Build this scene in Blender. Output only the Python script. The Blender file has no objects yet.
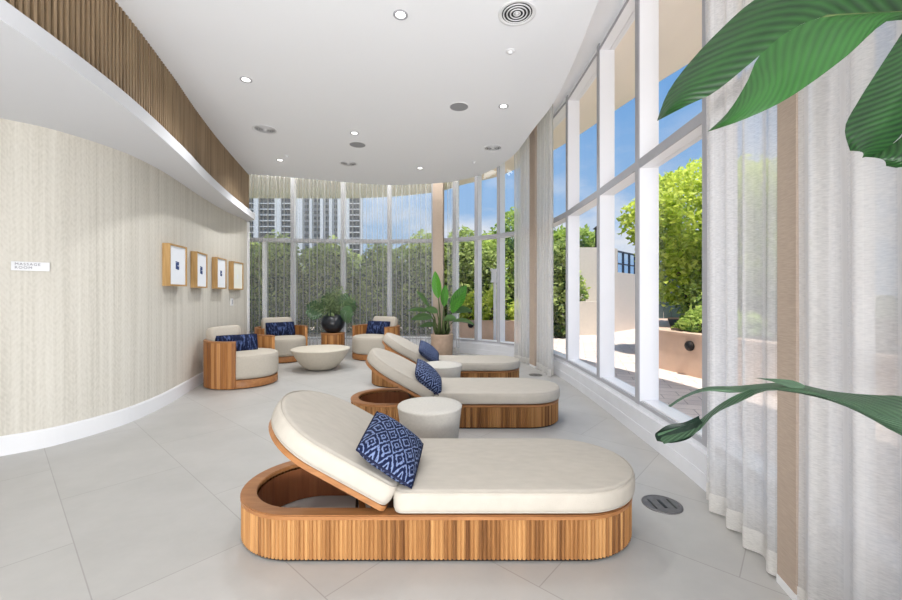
import bpy, math, random
from mathutils import Vector, Matrix
random.seed(7)
PI = math.pi
C = bpy.context.scene.collection
F, CX, HY, H = 400.0, 451.0, 294.0, 1.2      # focal length in px, centre column, horizon row, camera height

def P(px, py, Y):
    """point seen at (px,py) at depth Y"""
    return Vector(((px - CX) / F * Y, Y, H - (py - HY) / F * Y))

# ------------------------------------------------------------------ materials
def new_mat(name):
    m = bpy.data.materials.new(name); m.use_nodes = True
    nt = m.node_tree; nt.nodes.clear()
    out = nt.nodes.new('ShaderNodeOutputMaterial')
    return m, nt, out
def N(nt, t, **kw):
    n = nt.nodes.new(t)
    for k, v in kw.items():
        if k in n.inputs: n.inputs[k].default_value = v
        else: setattr(n, k, v)
    return n
def L(nt, a, b): nt.links.new(a, b)
def srgb(r, g, b):
    f = lambda c: (c / 12.92 if c <= .04045 else ((c + .055) / 1.055) ** 2.4)
    return (f(r / 255), f(g / 255), f(b / 255), 1)
def coords(nt, scale=(1, 1, 1), rot=(0, 0, 0), loc=(0, 0, 0), kind='Object'):
    tc = N(nt, 'ShaderNodeTexCoord')
    mp = N(nt, 'ShaderNodeMapping')
    mp.inputs['Scale'].default_value = scale; mp.inputs['Rotation'].default_value = rot; mp.inputs['Location'].default_value = loc
    L(nt, tc.outputs[kind], mp.inputs['Vector'])
    return mp.outputs['Vector']
def ramp(nt, fac, stops):
    r = N(nt, 'ShaderNodeValToRGB'); e = r.color_ramp.elements
    e[0].position, e[0].color = stops[0]; e[1].position, e[1].color = stops[-1]
    for p, c in stops[1:-1]:
        x = e.new(p); x.color = c
    L(nt, fac, r.inputs['Fac']); return r.outputs['Color']
def math_(nt, op, a, b=None):
    n = N(nt, 'ShaderNodeMath', operation=op)
    for i, x in enumerate((a, b)):
        if x is None: continue
        if isinstance(x, (int, float)): n.inputs[i].default_value = x
        else: L(nt, x, n.inputs[i])
    return n.outputs[0]

def plain(name, col, rough=.6, noise=0.0, nscale=20, bump=0.0, bscale=60, metal=0.0, stretch=(1, 1, 1), spec=.3):
    m, nt, out = new_mat(name)
    b = N(nt, 'ShaderNodeBsdfPrincipled'); b.inputs['Roughness'].default_value = rough
    b.inputs['Metallic'].default_value = metal; b.inputs['Base Color'].default_value = col
    b.inputs['Specular IOR Level'].default_value = spec
    if noise:
        n = N(nt, 'ShaderNodeTexNoise'); n.inputs['Scale'].default_value = nscale; n.inputs['Detail'].default_value = 5
        L(nt, coords(nt, stretch), n.inputs['Vector'])
        lo = tuple(c * (1 - noise) for c in col[:3]) + (1,); hi = tuple(min(1, c * (1 + noise)) for c in col[:3]) + (1,)
        L(nt, ramp(nt, n.outputs['Fac'], [(.25, lo), (.75, hi)]), b.inputs['Base Color'])
    if bump:
        n2 = N(nt, 'ShaderNodeTexNoise'); n2.inputs['Scale'].default_value = bscale; n2.inputs['Detail'].default_value = 4
        L(nt, coords(nt, stretch), n2.inputs['Vector'])
        bp = N(nt, 'ShaderNodeBump'); bp.inputs['Strength'].default_value = bump; bp.inputs['Distance'].default_value = .01
        L(nt, n2.outputs['Fac'], bp.inputs['Height']); L(nt, bp.outputs['Normal'], b.inputs['Normal'])
    L(nt, b.outputs[0], out.inputs['Surface']); return m

def wood(name, dark, mid, light, grain=(30, 30, 1.5), rough=.45, tonew=.6):
    m, nt, out = new_mat(name)
    b = N(nt, 'ShaderNodeBsdfPrincipled'); b.inputs['Roughness'].default_value = rough; b.inputs['Specular IOR Level'].default_value = .3
    n = N(nt, 'ShaderNodeTexNoise'); n.inputs['Scale'].default_value = 1; n.inputs['Detail'].default_value = 6; n.inputs['Distortion'].default_value = .6
    L(nt, coords(nt, grain), n.inputs['Vector'])
    at = N(nt, 'ShaderNodeAttribute', attribute_name='tone')
    f = math_(nt, 'ADD', math_(nt, 'MULTIPLY', n.outputs['Fac'], 1 - tonew + .1), math_(nt, 'MULTIPLY', at.outputs['Fac'], tonew))
    L(nt, ramp(nt, f, [(.25, dark), (.5, mid), (.8, light)]), b.inputs['Base Color'])
    bp = N(nt, 'ShaderNodeBump'); bp.inputs['Strength'].default_value = .15; bp.inputs['Distance'].default_value = .005
    L(nt, n.outputs['Fac'], bp.inputs['Height']); L(nt, bp.outputs['Normal'], b.inputs['Normal'])
    L(nt, b.outputs[0], out.inputs['Surface']); return m

def emit(name, col, s):
    m, nt, out = new_mat(name)
    e = N(nt, 'ShaderNodeEmission'); e.inputs['Color'].default_value = col; e.inputs['Strength'].default_value = s
    L(nt, e.outputs[0], out.inputs['Surface']); return m

def glass_mat(name, refl=.05, tint=(1, 1, 1, 1)):
    m, nt, out = new_mat(name)
    t = N(nt, 'ShaderNodeBsdfTransparent'); t.inputs['Color'].default_value = tint
    g = N(nt, 'ShaderNodeBsdfGlossy'); g.inputs['Roughness'].default_value = .02
    mx = N(nt, 'ShaderNodeMixShader'); mx.inputs[0].default_value = refl
    L(nt, t.outputs[0], mx.inputs[1]); L(nt, g.outputs[0], mx.inputs[2]); L(nt, mx.outputs[0], out.inputs['Surface']); return m

def sheer(name, col, opacity, transl=.5):
    """woven sheer: threads (diffuse + translucent) with the gaps between them see-through"""
    m, nt, out = new_mat(name)
    d = N(nt, 'ShaderNodeBsdfDiffuse'); d.inputs['Color'].default_value = col
    tl = N(nt, 'ShaderNodeBsdfTranslucent'); tl.inputs['Color'].default_value = col
    mx = N(nt, 'ShaderNodeMixShader'); mx.inputs[0].default_value = transl
    L(nt, d.outputs[0], mx.inputs[1]); L(nt, tl.outputs[0], mx.inputs[2])
    tp = N(nt, 'ShaderNodeBsdfTransparent')
    n = N(nt, 'ShaderNodeTexNoise'); n.inputs['Scale'].default_value = 1; n.inputs['Detail'].default_value = 3
    L(nt, coords(nt, (60, 60, 260)), n.inputs['Vector'])
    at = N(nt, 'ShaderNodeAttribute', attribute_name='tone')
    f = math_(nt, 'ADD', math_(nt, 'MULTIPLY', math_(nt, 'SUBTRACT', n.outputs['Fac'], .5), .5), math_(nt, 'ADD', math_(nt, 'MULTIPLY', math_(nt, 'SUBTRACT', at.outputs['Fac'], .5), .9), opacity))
    n2 = nt.nodes.new('ShaderNodeClamp'); n2.inputs['Max'].default_value = .97; n2.inputs['Min'].default_value = .05
    L(nt, f, n2.inputs['Value'])
    mm = N(nt, 'ShaderNodeMixShader'); L(nt, n2.outputs[0], mm.inputs[0])
    L(nt, tp.outputs[0], mm.inputs[1]); L(nt, mx.outputs[0], mm.inputs[2]); L(nt, mm.outputs[0], out.inputs['Surface']); return m

def leaf_mat(name, dark, light, rough=.4, veins=0, transl=.25):
    m, nt, out = new_mat(name)
    b = N(nt, 'ShaderNodeBsdfPrincipled'); b.inputs['Roughness'].default_value = rough; b.inputs['Specular IOR Level'].default_value = .35
    at = N(nt, 'ShaderNodeAttribute', attribute_name='tone')
    f = at.outputs['Fac']
    if veins:
        tc = N(nt, 'ShaderNodeTexCoord'); sp = N(nt, 'ShaderNodeSeparateXYZ'); L(nt, tc.outputs['UV'], sp.inputs[0])
        ph = math_(nt, 'ADD', math_(nt, 'MULTIPLY', sp.outputs['X'], veins), math_(nt, 'MULTIPLY', sp.outputs['Y'], -veins * .28))
        n = N(nt, 'ShaderNodeTexNoise'); n.inputs['Scale'].default_value = 3; n.inputs['Detail'].default_value = 2
        L(nt, tc.outputs['UV'], n.inputs['Vector'])
        w = math_(nt, 'SINE', math_(nt, 'ADD', ph, math_(nt, 'MULTIPLY', n.outputs['Fac'], 2.0)))
        f = math_(nt, 'ADD', math_(nt, 'MULTIPLY', w, .13), math_(nt, 'ADD', math_(nt, 'MULTIPLY', n.outputs['Fac'], .5), math_(nt, 'SUBTRACT', at.outputs['Fac'], .25)))
        bp = N(nt, 'ShaderNodeBump'); bp.inputs['Strength'].default_value = .3; bp.inputs['Distance'].default_value = .002
        L(nt, w, bp.inputs['Height']); L(nt, bp.outputs['Normal'], b.inputs['Normal'])
    col = ramp(nt, f, [(.1, dark), (.9, light)])
    L(nt, col, b.inputs['Base Color'])
    tl = N(nt, 'ShaderNodeBsdfTranslucent'); L(nt, col, tl.inputs['Color'])
    mx = N(nt, 'ShaderNodeMixShader'); mx.inputs[0].default_value = transl
    L(nt, b.outputs[0], mx.inputs[1]); L(nt, tl.outputs[0], mx.inputs[2]); L(nt, mx.outputs[0], out.inputs['Surface']); return m

def floor_mat():
    m, nt, out = new_mat('porcelain floor tile')
    b = N(nt, 'ShaderNodeBsdfPrincipled'); b.inputs['Roughness'].default_value = .42; b.inputs['Specular IOR Level'].default_value = .35
    v = coords(nt, rot=(0, 0, math.radians(41.3)), loc=(12.4, -.249 + 6.1, 0))
    br = N(nt, 'ShaderNodeTexBrick'); L(nt, v, br.inputs['Vector'])
    br.inputs['Scale'].default_value = 1; br.inputs['Mortar Size'].default_value = .0028; br.inputs['Mortar Smooth'].default_value = .3
    br.inputs['Brick Width'].default_value = 1.22; br.inputs['Row Height'].default_value = .61
    br.inputs['Color1'].default_value = srgb(179, 177, 173); br.inputs['Color2'].default_value = srgb(175, 173, 169); br.inputs['Mortar'].default_value = srgb(156, 153, 149)
    n = N(nt, 'ShaderNodeTexNoise'); n.inputs['Scale'].default_value = 2.2; n.inputs['Detail'].default_value = 9; n.inputs['Roughness'].default_value = .65
    L(nt, coords(nt), n.inputs['Vector'])
    mx = N(nt, 'ShaderNodeMix', data_type='RGBA', blend_type='MULTIPLY'); mx.inputs['Factor'].default_value = 1
    L(nt, br.outputs['Color'], mx.inputs[6]); L(nt, ramp(nt, n.outputs['Fac'], [(.3, (.86, .86, .86, 1)), (.7, (1, 1, 1, 1))]), mx.inputs[7])
    L(nt, mx.outputs[2], b.inputs['Base Color'])
    L(nt, b.outputs[0], out.inputs['Surface']); return m

def paver_mat():
    m, nt, out = new_mat('terrace pavers')
    b = N(nt, 'ShaderNodeBsdfPrincipled'); b.inputs['Roughness'].default_value = .8
    br = N(nt, 'ShaderNodeTexBrick'); L(nt, coords(nt, rot=(0, 0, .3)), br.inputs['Vector'])
    br.inputs['Scale'].default_value = 1; br.inputs['Mortar Size'].default_value = .006; br.inputs['Brick Width'].default_value = .4; br.inputs['Row Height'].default_value = .2
    br.inputs['Color1'].default_value = srgb(228, 212, 200); br.inputs['Color2'].default_value = srgb(216, 199, 187); br.inputs['Mortar'].default_value = srgb(170, 154, 144)
    L(nt, br.outputs['Color'], b.inputs['Base Color']); L(nt, b.outputs[0], out.inputs['Surface']); return m

def wallpaper_mat():
    m, nt, out = new_mat('cream herringbone wallcovering')
    b = N(nt, 'ShaderNodeBsdfPrincipled'); b.inputs['Roughness'].default_value = .75; b.inputs['Specular IOR Level'].default_value = .2
    tc = N(nt, 'ShaderNodeTexCoord'); sp = N(nt, 'ShaderNodeSeparateXYZ'); L(nt, tc.outputs['UV'], sp.inputs[0])
    u, z = sp.outputs['X'], sp.outputs['Y']
    # fine vertical threads, faint sheets with seams, herringbone
    n = N(nt, 'ShaderNodeTexNoise'); n.inputs['Scale'].default_value = 1; n.inputs['Detail'].default_value = 4
    L(nt, coords(nt, (34, .5, 1), kind='UV'), n.inputs['Vector'])
    n3 = N(nt, 'ShaderNodeTexNoise'); n3.inputs['Scale'].default_value = 1; n3.inputs['Detail'].default_value = 5
    L(nt, coords(nt, (70, 24, 1), kind='UV'), n3.inputs['Vector'])
    zig = math_(nt, 'PINGPONG', u, .06)
    hb = math_(nt, 'SINE', math_(nt, 'ADD', math_(nt, 'MULTIPLY', zig, 190), math_(nt, 'MULTIPLY', z, 150)))
    seam = math_(nt, 'LESS_THAN', math_(nt, 'PINGPONG', u, .29), .0025)
    f = math_(nt, 'ADD', math_(nt, 'MULTIPLY', n.outputs['Fac'], .62), math_(nt, 'ADD', math_(nt, 'MULTIPLY', n3.outputs['Fac'], .38), math_(nt, 'ADD', math_(nt, 'MULTIPLY', hb, .025), math_(nt, 'MULTIPLY', math_(nt, 'SINE', math_(nt, 'MULTIPLY', u, 34)), .035))))  # sine ripple paints soft vertical streaks of directional light into the colour
    f = math_(nt, 'SUBTRACT', f, math_(nt, 'MULTIPLY', seam, .12))
    L(nt, ramp(nt, f, [(.25, srgb(182, 177, 165)), (.5, srgb(203, 198, 187)), (.75, srgb(215, 211, 201))]), b.inputs['Base Color'])
    bp = N(nt, 'ShaderNodeBump'); bp.inputs['Strength'].default_value = .35; bp.inputs['Distance'].default_value = .006
    L(nt, f, bp.inputs['Height']); L(nt, bp.outputs['Normal'], b.inputs['Normal'])
    L(nt, b.outputs[0], out.inputs['Surface']); return m

def ikat_mat(name, navy, pale, cells=4.0, stripes=False):
    m, nt, out = new_mat(name)
    b = N(nt, 'ShaderNodeBsdfPrincipled'); b.inputs['Roughness'].default_value = .85; b.inputs['Specular IOR Level'].default_value = .15
    tc = N(nt, 'ShaderNodeTexCoord'); sp = N(nt, 'ShaderNodeSeparateXYZ'); L(nt, tc.outputs['UV'], sp.inputs[0])
    n = N(nt, 'ShaderNodeTexNoise'); n.inputs['Scale'].default_value = 26; n.inputs['Detail'].default_value = 3; L(nt, tc.outputs['UV'], n.inputs['Vector'])
    jit = math_(nt, 'MULTIPLY', math_(nt, 'SUBTRACT', n.outputs['Fac'], .5), .6)
    if stripes:
        n2 = N(nt, 'ShaderNodeTexNoise'); n2.inputs['Scale'].default_value = 1; n2.inputs['Detail'].default_value = 2
        L(nt, coords(nt, (22, 3, 1), kind='UV'), n2.inputs['Vector'])
        f = math_(nt, 'ADD', n2.outputs['Fac'], math_(nt, 'MULTIPLY', jit, .3))
        col = ramp(nt, f, [(.5, navy), (.72, pale)])
    else:
        a = math_(nt, 'PINGPONG', math_(nt, 'MULTIPLY', sp.outputs['X'], cells * 2), 1)
        c = math_(nt, 'PINGPONG', math_(nt, 'MULTIPLY', sp.outputs['Y'], cells * 1.6), 1)
        d = math_(nt, 'ADD', math_(nt, 'ADD', a, c), jit)
        w = math_(nt, 'PINGPONG', math_(nt, 'MULTIPLY', d, 3.4), 1)
        w = math_(nt, 'ADD', w, math_(nt, 'MULTIPLY', jit, 1.2))
        col = ramp(nt, w, [(.5, navy), (.85, pale)])
    L(nt, col, b.inputs['Base Color']); L(nt, b.outputs[0], out.inputs['Surface']); return m

M = {}
M['white'] = plain('white paint', srgb(224, 224, 225), .5)
M['ceiling'] = plain('ceiling paint', srgb(236, 237, 239), .7)
M['recess'] = plain('brightened recess paint', srgb(248, 248, 249), .7)  # whiter than the ceiling paint, standing in for light the recess lacks
M['soffit'] = plain('soffit paint', srgb(212, 213, 216), .7)
M['frame'] = plain('white aluminium', srgb(238, 238, 240), .35)
M['gasket'] = plain('grey frame face', srgb(168, 168, 173), .4)
M['curb'] = plain('white curb', srgb(216, 217, 221), .45, noise=.03, nscale=6)
M['floor'] = floor_mat(); M['pavers'] = paver_mat(); M['wallpaper'] = wallpaper_mat()
M['beige_out'] = plain('beige stucco', srgb(212, 201, 188), .85, noise=.04, nscale=15)
M['overhang'] = plain('beige overhang', srgb(250, 240, 226), .85, noise=.03, nscale=1.5, stretch=(3, .4, 1))
M['peach'] = plain('peach stucco', srgb(212, 182, 160), .85, noise=.05, nscale=8)
M['soil'] = plain('soil', srgb(70, 54, 42), .95, noise=.3, nscale=40, bump=.6)
M['ground'] = plain('garden ground', srgb(84, 92, 62), .95, noise=.3, nscale=3)
M['slat'] = wood('walnut slat', srgb(118, 98, 74), srgb(148, 125, 97), srgb(172, 148, 118), (30, 30, 1.2), .55, .12)
M['slat_back'] = plain('dark backing', srgb(14, 10, 8), .95)
M['teak'] = wood('teak reed', srgb(100, 64, 34), srgb(146, 101, 58), srgb(180, 134, 84), (70, 70, 3), .5, .6)
M['teak_rim'] = wood('teak rim', srgb(122, 80, 46), srgb(148, 100, 60), srgb(168, 118, 74), (4, 30, 30), .4, .3)
M['teak_in'] = wood('teak inner', srgb(96, 56, 34), srgb(132, 80, 50), srgb(154, 98, 62), (30, 30, 2), .4, .4)
M['teak_chair'] = wood('teak stave', srgb(128, 80, 42), srgb(160, 108, 60), srgb(186, 134, 82), (40, 40, 2), .4, .6)
M['oak'] = wood('oak frame', srgb(140, 104, 62), srgb(172, 136, 86), srgb(194, 160, 110), (40, 40, 3), .5, .3)
M['dark'] = plain('black plinth', srgb(28, 22, 18), .7)
M['metal'] = plain('dark steel', srgb(60, 60, 62), .35, metal=.8)
M['linen'] = plain('cream linen', srgb(180, 173, 162), .9, noise=.05, nscale=14, bump=.35, bscale=260, stretch=(1, 2.2, 1), spec=.1)
M['boucle'] = plain('cream boucle', srgb(184, 176, 163), .95, noise=.05, nscale=50, bump=.5, bscale=220, spec=.1)
M['concrete'] = plain('pale concrete', srgb(190, 186, 178), .8, noise=.07, nscale=60, bump=.15, bscale=120)
M['bowl'] = plain('beige plaster', srgb(192, 184, 169), .8, noise=.05, nscale=30, bump=.1)
M['vase'] = plain('black ceramic', srgb(26, 30, 36), .3, noise=.3, nscale=6, spec=.5)
M['pot'] = plain('stone pot', srgb(182, 158, 138), .85, noise=.12, nscale=14, bump=.3, bscale=30)
M['ikat'] = ikat_mat('indigo diamond weave', srgb(17, 25, 54), srgb(112, 126, 160))
M['navy'] = ikat_mat('navy striped weave', srgb(18, 26, 52), srgb(86, 104, 150), stripes=True)
M['glass'] = glass_mat('clear glass', .02)
M['railglass'] = glass_mat('blue rail glass', .06, (.75, .85, .95, 1))
M['curtain_far'] = sheer('sheer voile', srgb(236, 236, 232), .26, .45)
M['curtain_near'] = sheer('sheer linen voile', srgb(230, 228, 225), .74, .5)
M['curtain_dense'] = sheer('linen voile', srgb(216, 213, 209), .93, .5)
M['hem'] = sheer('sheer hem', srgb(238, 236, 232), .9, .5)
M['pilaster'] = plain('taupe woven wallcovering', srgb(178, 161, 146), .85, noise=.12, nscale=1, bump=.25, bscale=3, stretch=(20, 20, 220))
M['lens'] = emit('lamp lens', (1, .97, .92, 1), 6)
M['grille'] = plain('grey grille', srgb(150, 150, 152), .6)
M['ventdark'] = plain('vent shadow', srgb(52, 52, 54), .8)
M['brass'] = plain('dark metal cover', srgb(112, 110, 110), .45, metal=.6, noise=.15, nscale=40)
M['paper'] = plain('mat board', srgb(232, 235, 240), .8)
M['paper2'] = plain('mat board warm', srgb(232, 233, 224), .8)
M['ink'] = plain('blue ink', srgb(62, 78, 122), .8, noise=.4, nscale=60)
M['text'] = plain('grey lettering', srgb(120, 118, 124), .7)
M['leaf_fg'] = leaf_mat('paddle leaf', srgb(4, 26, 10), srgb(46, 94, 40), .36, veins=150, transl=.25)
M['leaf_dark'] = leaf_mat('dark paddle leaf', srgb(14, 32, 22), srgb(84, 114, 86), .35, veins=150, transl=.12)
M['leaf_in'] = leaf_mat('indoor leaf', srgb(24, 74, 28), srgb(104, 176, 62), .35, veins=50, transl=.25)
M['leaf_in_dark'] = leaf_mat('indoor dark leaf', srgb(44, 80, 44), srgb(124, 160, 100), .35, transl=.15)
M['monstera'] = leaf_mat('monstera leaf', srgb(30, 60, 40), srgb(112, 148, 100), .3, transl=.1)
M['frond'] = leaf_mat('grey green frond', srgb(40, 62, 40), srgb(130, 148, 104), .5, transl=.2)
M['stalk'] = plain('green stalk', srgb(78, 92, 52), .6, noise=.2, nscale=20)
M['bark'] = plain('bark', srgb(92, 76, 60), .9, noise=.3, nscale=20, bump=.5)
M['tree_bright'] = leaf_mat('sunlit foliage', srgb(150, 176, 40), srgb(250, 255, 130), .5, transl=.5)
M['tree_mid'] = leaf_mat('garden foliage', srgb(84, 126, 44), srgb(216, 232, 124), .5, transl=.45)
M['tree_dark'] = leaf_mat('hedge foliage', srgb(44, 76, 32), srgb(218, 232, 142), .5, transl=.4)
M['steel_blue'] = plain('dark blue steel', srgb(44, 56, 76), .5)
M['fence'] = plain('green grey fence', srgb(66, 82, 80), .7)
M['tower_white'] = plain('tower white', srgb(214, 216, 222), .8)
M['tower_dark'] = plain('tower glazing', srgb(58, 66, 78), .3, noise=.25, nscale=.3)
M['tower_grey'] = plain('tower grey', srgb(150, 156, 166), .7)

# ------------------------------------------------------------------ mesh builder
class MB:
    def __init__(s): s.v = []; s.f = []; s.t = []; s.uv = None; s.sm = []; s.X = Matrix.Identity(4); s.mi = []
    def add(s, vs, fs, tone=.5, smooth=False, uv=None, mi=0):
        o = len(s.v)
        s.v += [tuple(s.X @ Vector(p)) for p in vs]
        if uv is not None:
            if s.uv is None: s.uv = [(0, 0)] * o
            s.uv += list(uv)
        elif s.uv is not None: s.uv += [(0, 0)] * len(vs)
        for i, f in enumerate(fs):
            s.f.append(tuple(o + k for k in f)); s.t.append(tone[i] if isinstance(tone, list) else tone); s.sm.append(smooth); s.mi.append(mi)
    def box(s, x0, y0, z0, x1, y1, z1, tone=.5, mi=0):
        vs = [(x0, y0, z0), (x1, y0, z0), (x1, y1, z0), (x0, y1, z0), (x0, y0, z1), (x1, y0, z1), (x1, y1, z1), (x0, y1, z1)]
        s.add(vs, [(0, 3, 2, 1), (4, 5, 6, 7), (0, 1, 5, 4), (1, 2, 6, 5), (2, 3, 7, 6), (3, 0, 4, 7)], tone, mi=mi)
    def bar(s, a, b, w, h, tone=.5, up=(0, 0, 1)):
        """box from a to b; w across, h along up"""
        a = Vector(a); b = Vector(b); d = (b - a); l = d.length; d.normalize(); u = Vector(up)
        r = d.cross(u); r.normalize(); u = r.cross(d)
        vs = []
        for p in (a, b):
            for (i, j) in ((-1, -1), (1, -1), (1, 1), (-1, 1)): vs.append(p + r * (i * w / 2) + u * (j * h / 2))
        s.add(vs, [(0, 3, 2, 1), (4, 5, 6, 7), (0, 1, 5, 4), (1, 2, 6, 5), (2, 3, 7, 6), (3, 0, 4, 7)], tone)
    def prism(s, poly, z0, z1, tone=.5, cap=True):
        n = len(poly)
        vs = [(x, y, z0) for x, y in poly] + [(x, y, z1) for x, y in poly]
        fs = [(i, (i + 1) % n, n + (i + 1) % n, n + i) for i in range(n)]
        if cap: fs += [tuple(range(n - 1, -1, -1)), tuple(range(n, 2 * n))]
        s.add(vs, fs, tone)
    def lathe(s, prof, n=48, c=(0, 0), smooth=True, tone=.5, sx=1, sy=1):
        vs = []; fs = []
        for r, z in prof:
            for k in range(n):
                a = 2 * PI * k / n; vs.append((c[0] + r * math.cos(a) * sx, c[1] + r * math.sin(a) * sy, z))
        for j in range(len(prof) - 1):
            for k in range(n):
                k2 = (k + 1) % n; fs.append((j * n + k, j * n + k2, (j + 1) * n + k2, (j + 1) * n + k))
        s.add(vs, fs, tone, smooth)
    def tube(s, pts, r, n=8, tone=.5, closed=False):
        pts = [Vector(p) for p in pts]; m = len(pts); vs = []; fs = []
        for i, p in enumerate(pts):
            if closed: d = pts[(i + 1) % m] - pts[i - 1]
            else: d = pts[min(i + 1, m - 1)] - pts[max(i - 1, 0)]
            d.normalize(); a = d.orthogonal() if abs(d.z) > .95 else d.cross(Vector((0, 0, 1))); a.normalize(); b = d.cross(a)
            rr = r[i] if isinstance(r, (list, tuple)) else r
            for k in range(n):
                t = 2 * PI * k / n; vs.append(p + a * (rr * math.cos(t)) + b * (rr * math.sin(t)))
        for i in range(m if closed else m - 1):
            for k in range(n):
                k2 = (k + 1) % n; j = (i + 1) % m
                fs.append((i * n + k, i * n + k2, j * n + k2, j * n + k))
        if not closed: fs += [tuple(range(n - 1, -1, -1)), tuple((m - 1) * n + k for k in range(n))]
        s.add(vs, fs, tone, True)
    def grid(s, rows, tone=.5, smooth=True, uv=True, closed=False):
        m = len(rows); n = len(rows[0]); vs = [p for r in rows for p in r]
        fs = [(i * n + k, i * n + (k + 1) % n, (i + 1) * n + (k + 1) % n, (i + 1) * n + k) for i in range(m - 1) for k in range(n if closed else n - 1)]
        s.add(vs, fs, tone, smooth, uv=[(i / (m - 1), k / (n - 1)) for i in range(m) for k in range(n)] if uv else None)
    def build(s, name, mat, parent=None, weld=False, edge_split=False):
        me = bpy.data.meshes.new(name)
        me.from_pydata(s.v, [], s.f)
        for m in (mat if isinstance(mat, (list, tuple)) else [mat]): me.materials.append(m)
        me.polygons.foreach_set('use_smooth', s.sm)
        if any(s.mi): me.polygons.foreach_set('material_index', s.mi)
        a = me.attributes.new('tone', 'FLOAT', 'FACE'); a.data.foreach_set('value', s.t)
        if s.uv is not None:
            ul = me.uv_layers.new(name='UVMap')
            for lp in me.loops: ul.data[lp.index].uv = s.uv[lp.vertex_index]
        me.update()
        if weld:
            import bmesh
            bm = bmesh.new(); bm.from_mesh(me); bmesh.ops.remove_doubles(bm, verts=bm.verts, dist=1e-5); bm.to_mesh(me); bm.free()
        o = bpy.data.objects.new(name, me); C.objects.link(o)
        if parent is not None: o.parent = parent
        return o

def empty(name, loc=(0, 0, 0), rz=0):
    o = bpy.data.objects.new(name, None); C.objects.link(o); o.location = loc; o.rotation_euler = (0, 0, rz); o.empty_display_size = .1
    return o
def tag(o, label, cat, group=None, kind=None):
    o['label'] = label; o['category'] = cat
    if group: o['group'] = group
    if kind: o['kind'] = kind
    return o
def struct(o, label=None):
    o['kind'] = 'structure'
    if label: o['label'] = label
    return o
def copy_tree(o, parent=None):
    c = o.copy(); C.objects.link(c); c.parent = parent
    for ch in list(o.children): copy_tree(ch, c)
    return c

def spline(pts, step=.06):
    pts = [Vector(p).to_2d() if len(p) > 2 else Vector(p) for p in pts]; out = []
    for i in range(len(pts) - 1):
        p0 = pts[max(i - 1, 0)]; p1 = pts[i]; p2 = pts[i + 1]; p3 = pts[min(i + 2, len(pts) - 1)]
        n = max(2, int((p2 - p1).length / step))
        for k in range(n):
            t = k / n
            out.append(.5 * ((2 * p1) + (p2 - p0) * t + (2 * p0 - 5 * p1 + 4 * p2 - p3) * t * t + (3 * p1 - p0 - 3 * p2 + p3) * t ** 3))
    out.append(pts[-1]); return out
def resample(pts, n):
    d = [0]
    for i in range(1, len(pts)): d.append(d[-1] + (pts[i] - pts[i - 1]).length)
    out = []; j = 0
    for k in range(n):
        t = d[-1] * k / (n - 1)
        while j < len(pts) - 2 and d[j + 1] < t: j += 1
        s = (t - d[j]) / max(1e-9, d[j + 1] - d[j]); out.append(pts[j].lerp(pts[j + 1], min(1, max(0, s))))
    return out
def normals2(pts):
    r = []
    for i in range(len(pts)):
        d = pts[min(i + 1, len(pts) - 1)] - pts[max(i - 1, 0)]; d.normalize(); r.append(Vector((-d.y, d.x)))
    return r
def offset(pts, o):
    ns = normals2(pts); return [p + n * o for p, n in zip(pts, ns)]
def lens(pts):
    d = [0]
    for i in range(1, len(pts)): d.append(d[-1] + (pts[i] - pts[i - 1]).length)
    return d

# ------------------------------------------------------------------ the setting
# left wall plan, from behind the camera to the far corner (room lies to the right of travel)
WL = spline([(-5.5, -3.2), (-5.5, 0), (-5.0, 1.3), (-4.1, 2.22), (-3.6, 2.71), (-3.343, 2.96), (-3.175, 3.13), (-3.085, 3.33), (-3.03, 3.55), (-3.01, 3.79), (-3.06, 4.22), (-3.18, 4.72), (-3.37, 5.45), (-3.55, 6.3), (-3.69, 7.24), (-4.3, 8.5)], .05)
# window wall plan from the far left corner to behind the camera (outside is to the left of travel)
WPTS = [(-4.3, 8.3), (-3.33, 8.45), (-2.3, 8.56), (-1.32, 8.6), (-.36, 8.5), (.10, 8.34), (.55, 8.1), (.97, 7.76), (1.36, 7.32), (1.6, 6.7), (1.71, 5.62), (1.725, 4.46), (1.71, 3.49), (1.68, 2.5), (1.57, 1.6), (1.44, .7), (1.34, -.4), (1.27, -1.6), (1.25, -3.2)]
W = spline(WPTS, .05)

b = MB(); b.prism([(-5.7, -3.4), (1.5, -3.4)] + [tuple(p) for p in reversed(offset(W, .12))] + [(-5.7, 8.3)], -.12, 0); struct(b.build('floor', M['floor']))

def sweep_wall(mb, pts, z0, z1, thick, uv=True):
    """wall face on the curve, body to its left (positive offset)"""
    back = offset(pts, thick); d = lens(pts)
    n = len(pts); vs = []; uvs = []
    for p, q, s in zip(pts, back, d):
        vs += [(p.x, p.y, z0), (p.x, p.y, z1), (q.x, q.y, z1), (q.x, q.y, z0)]; uvs += [(s, z0), (s, z1), (s, z1), (s, z0)]
    fs = []
    for i in range(n - 1):
        for k in range(4):
            k2 = (k + 1) % 4; fs.append((i * 4 + k, (i + 1) * 4 + k, (i + 1) * 4 + k2, i * 4 + k2))
    fs += [(0, 1, 2, 3), (4 * n - 1, 4 * n - 2, 4 * n - 3, 4 * n - 4)]
    mb.add(vs, fs, uv=uvs if uv else None)
b = MB(); sweep_wall(b, WL, 0, 2.56, .2); struct(b.build('wall_left', M['wallpaper']))
b = MB(); sweep_wall(b, offset(WL[:-22], -.014), 0, .135, .016); sweep_wall(b, offset(WL[:-22], -.008), .135, .146, .01); struct(b.build('baseboard_left', M['white']))
b = MB(); b.box(-5.7, -3.4, 0, 1.5, -3.2, 4.0); struct(b.build('wall_back', M['white']))

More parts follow.
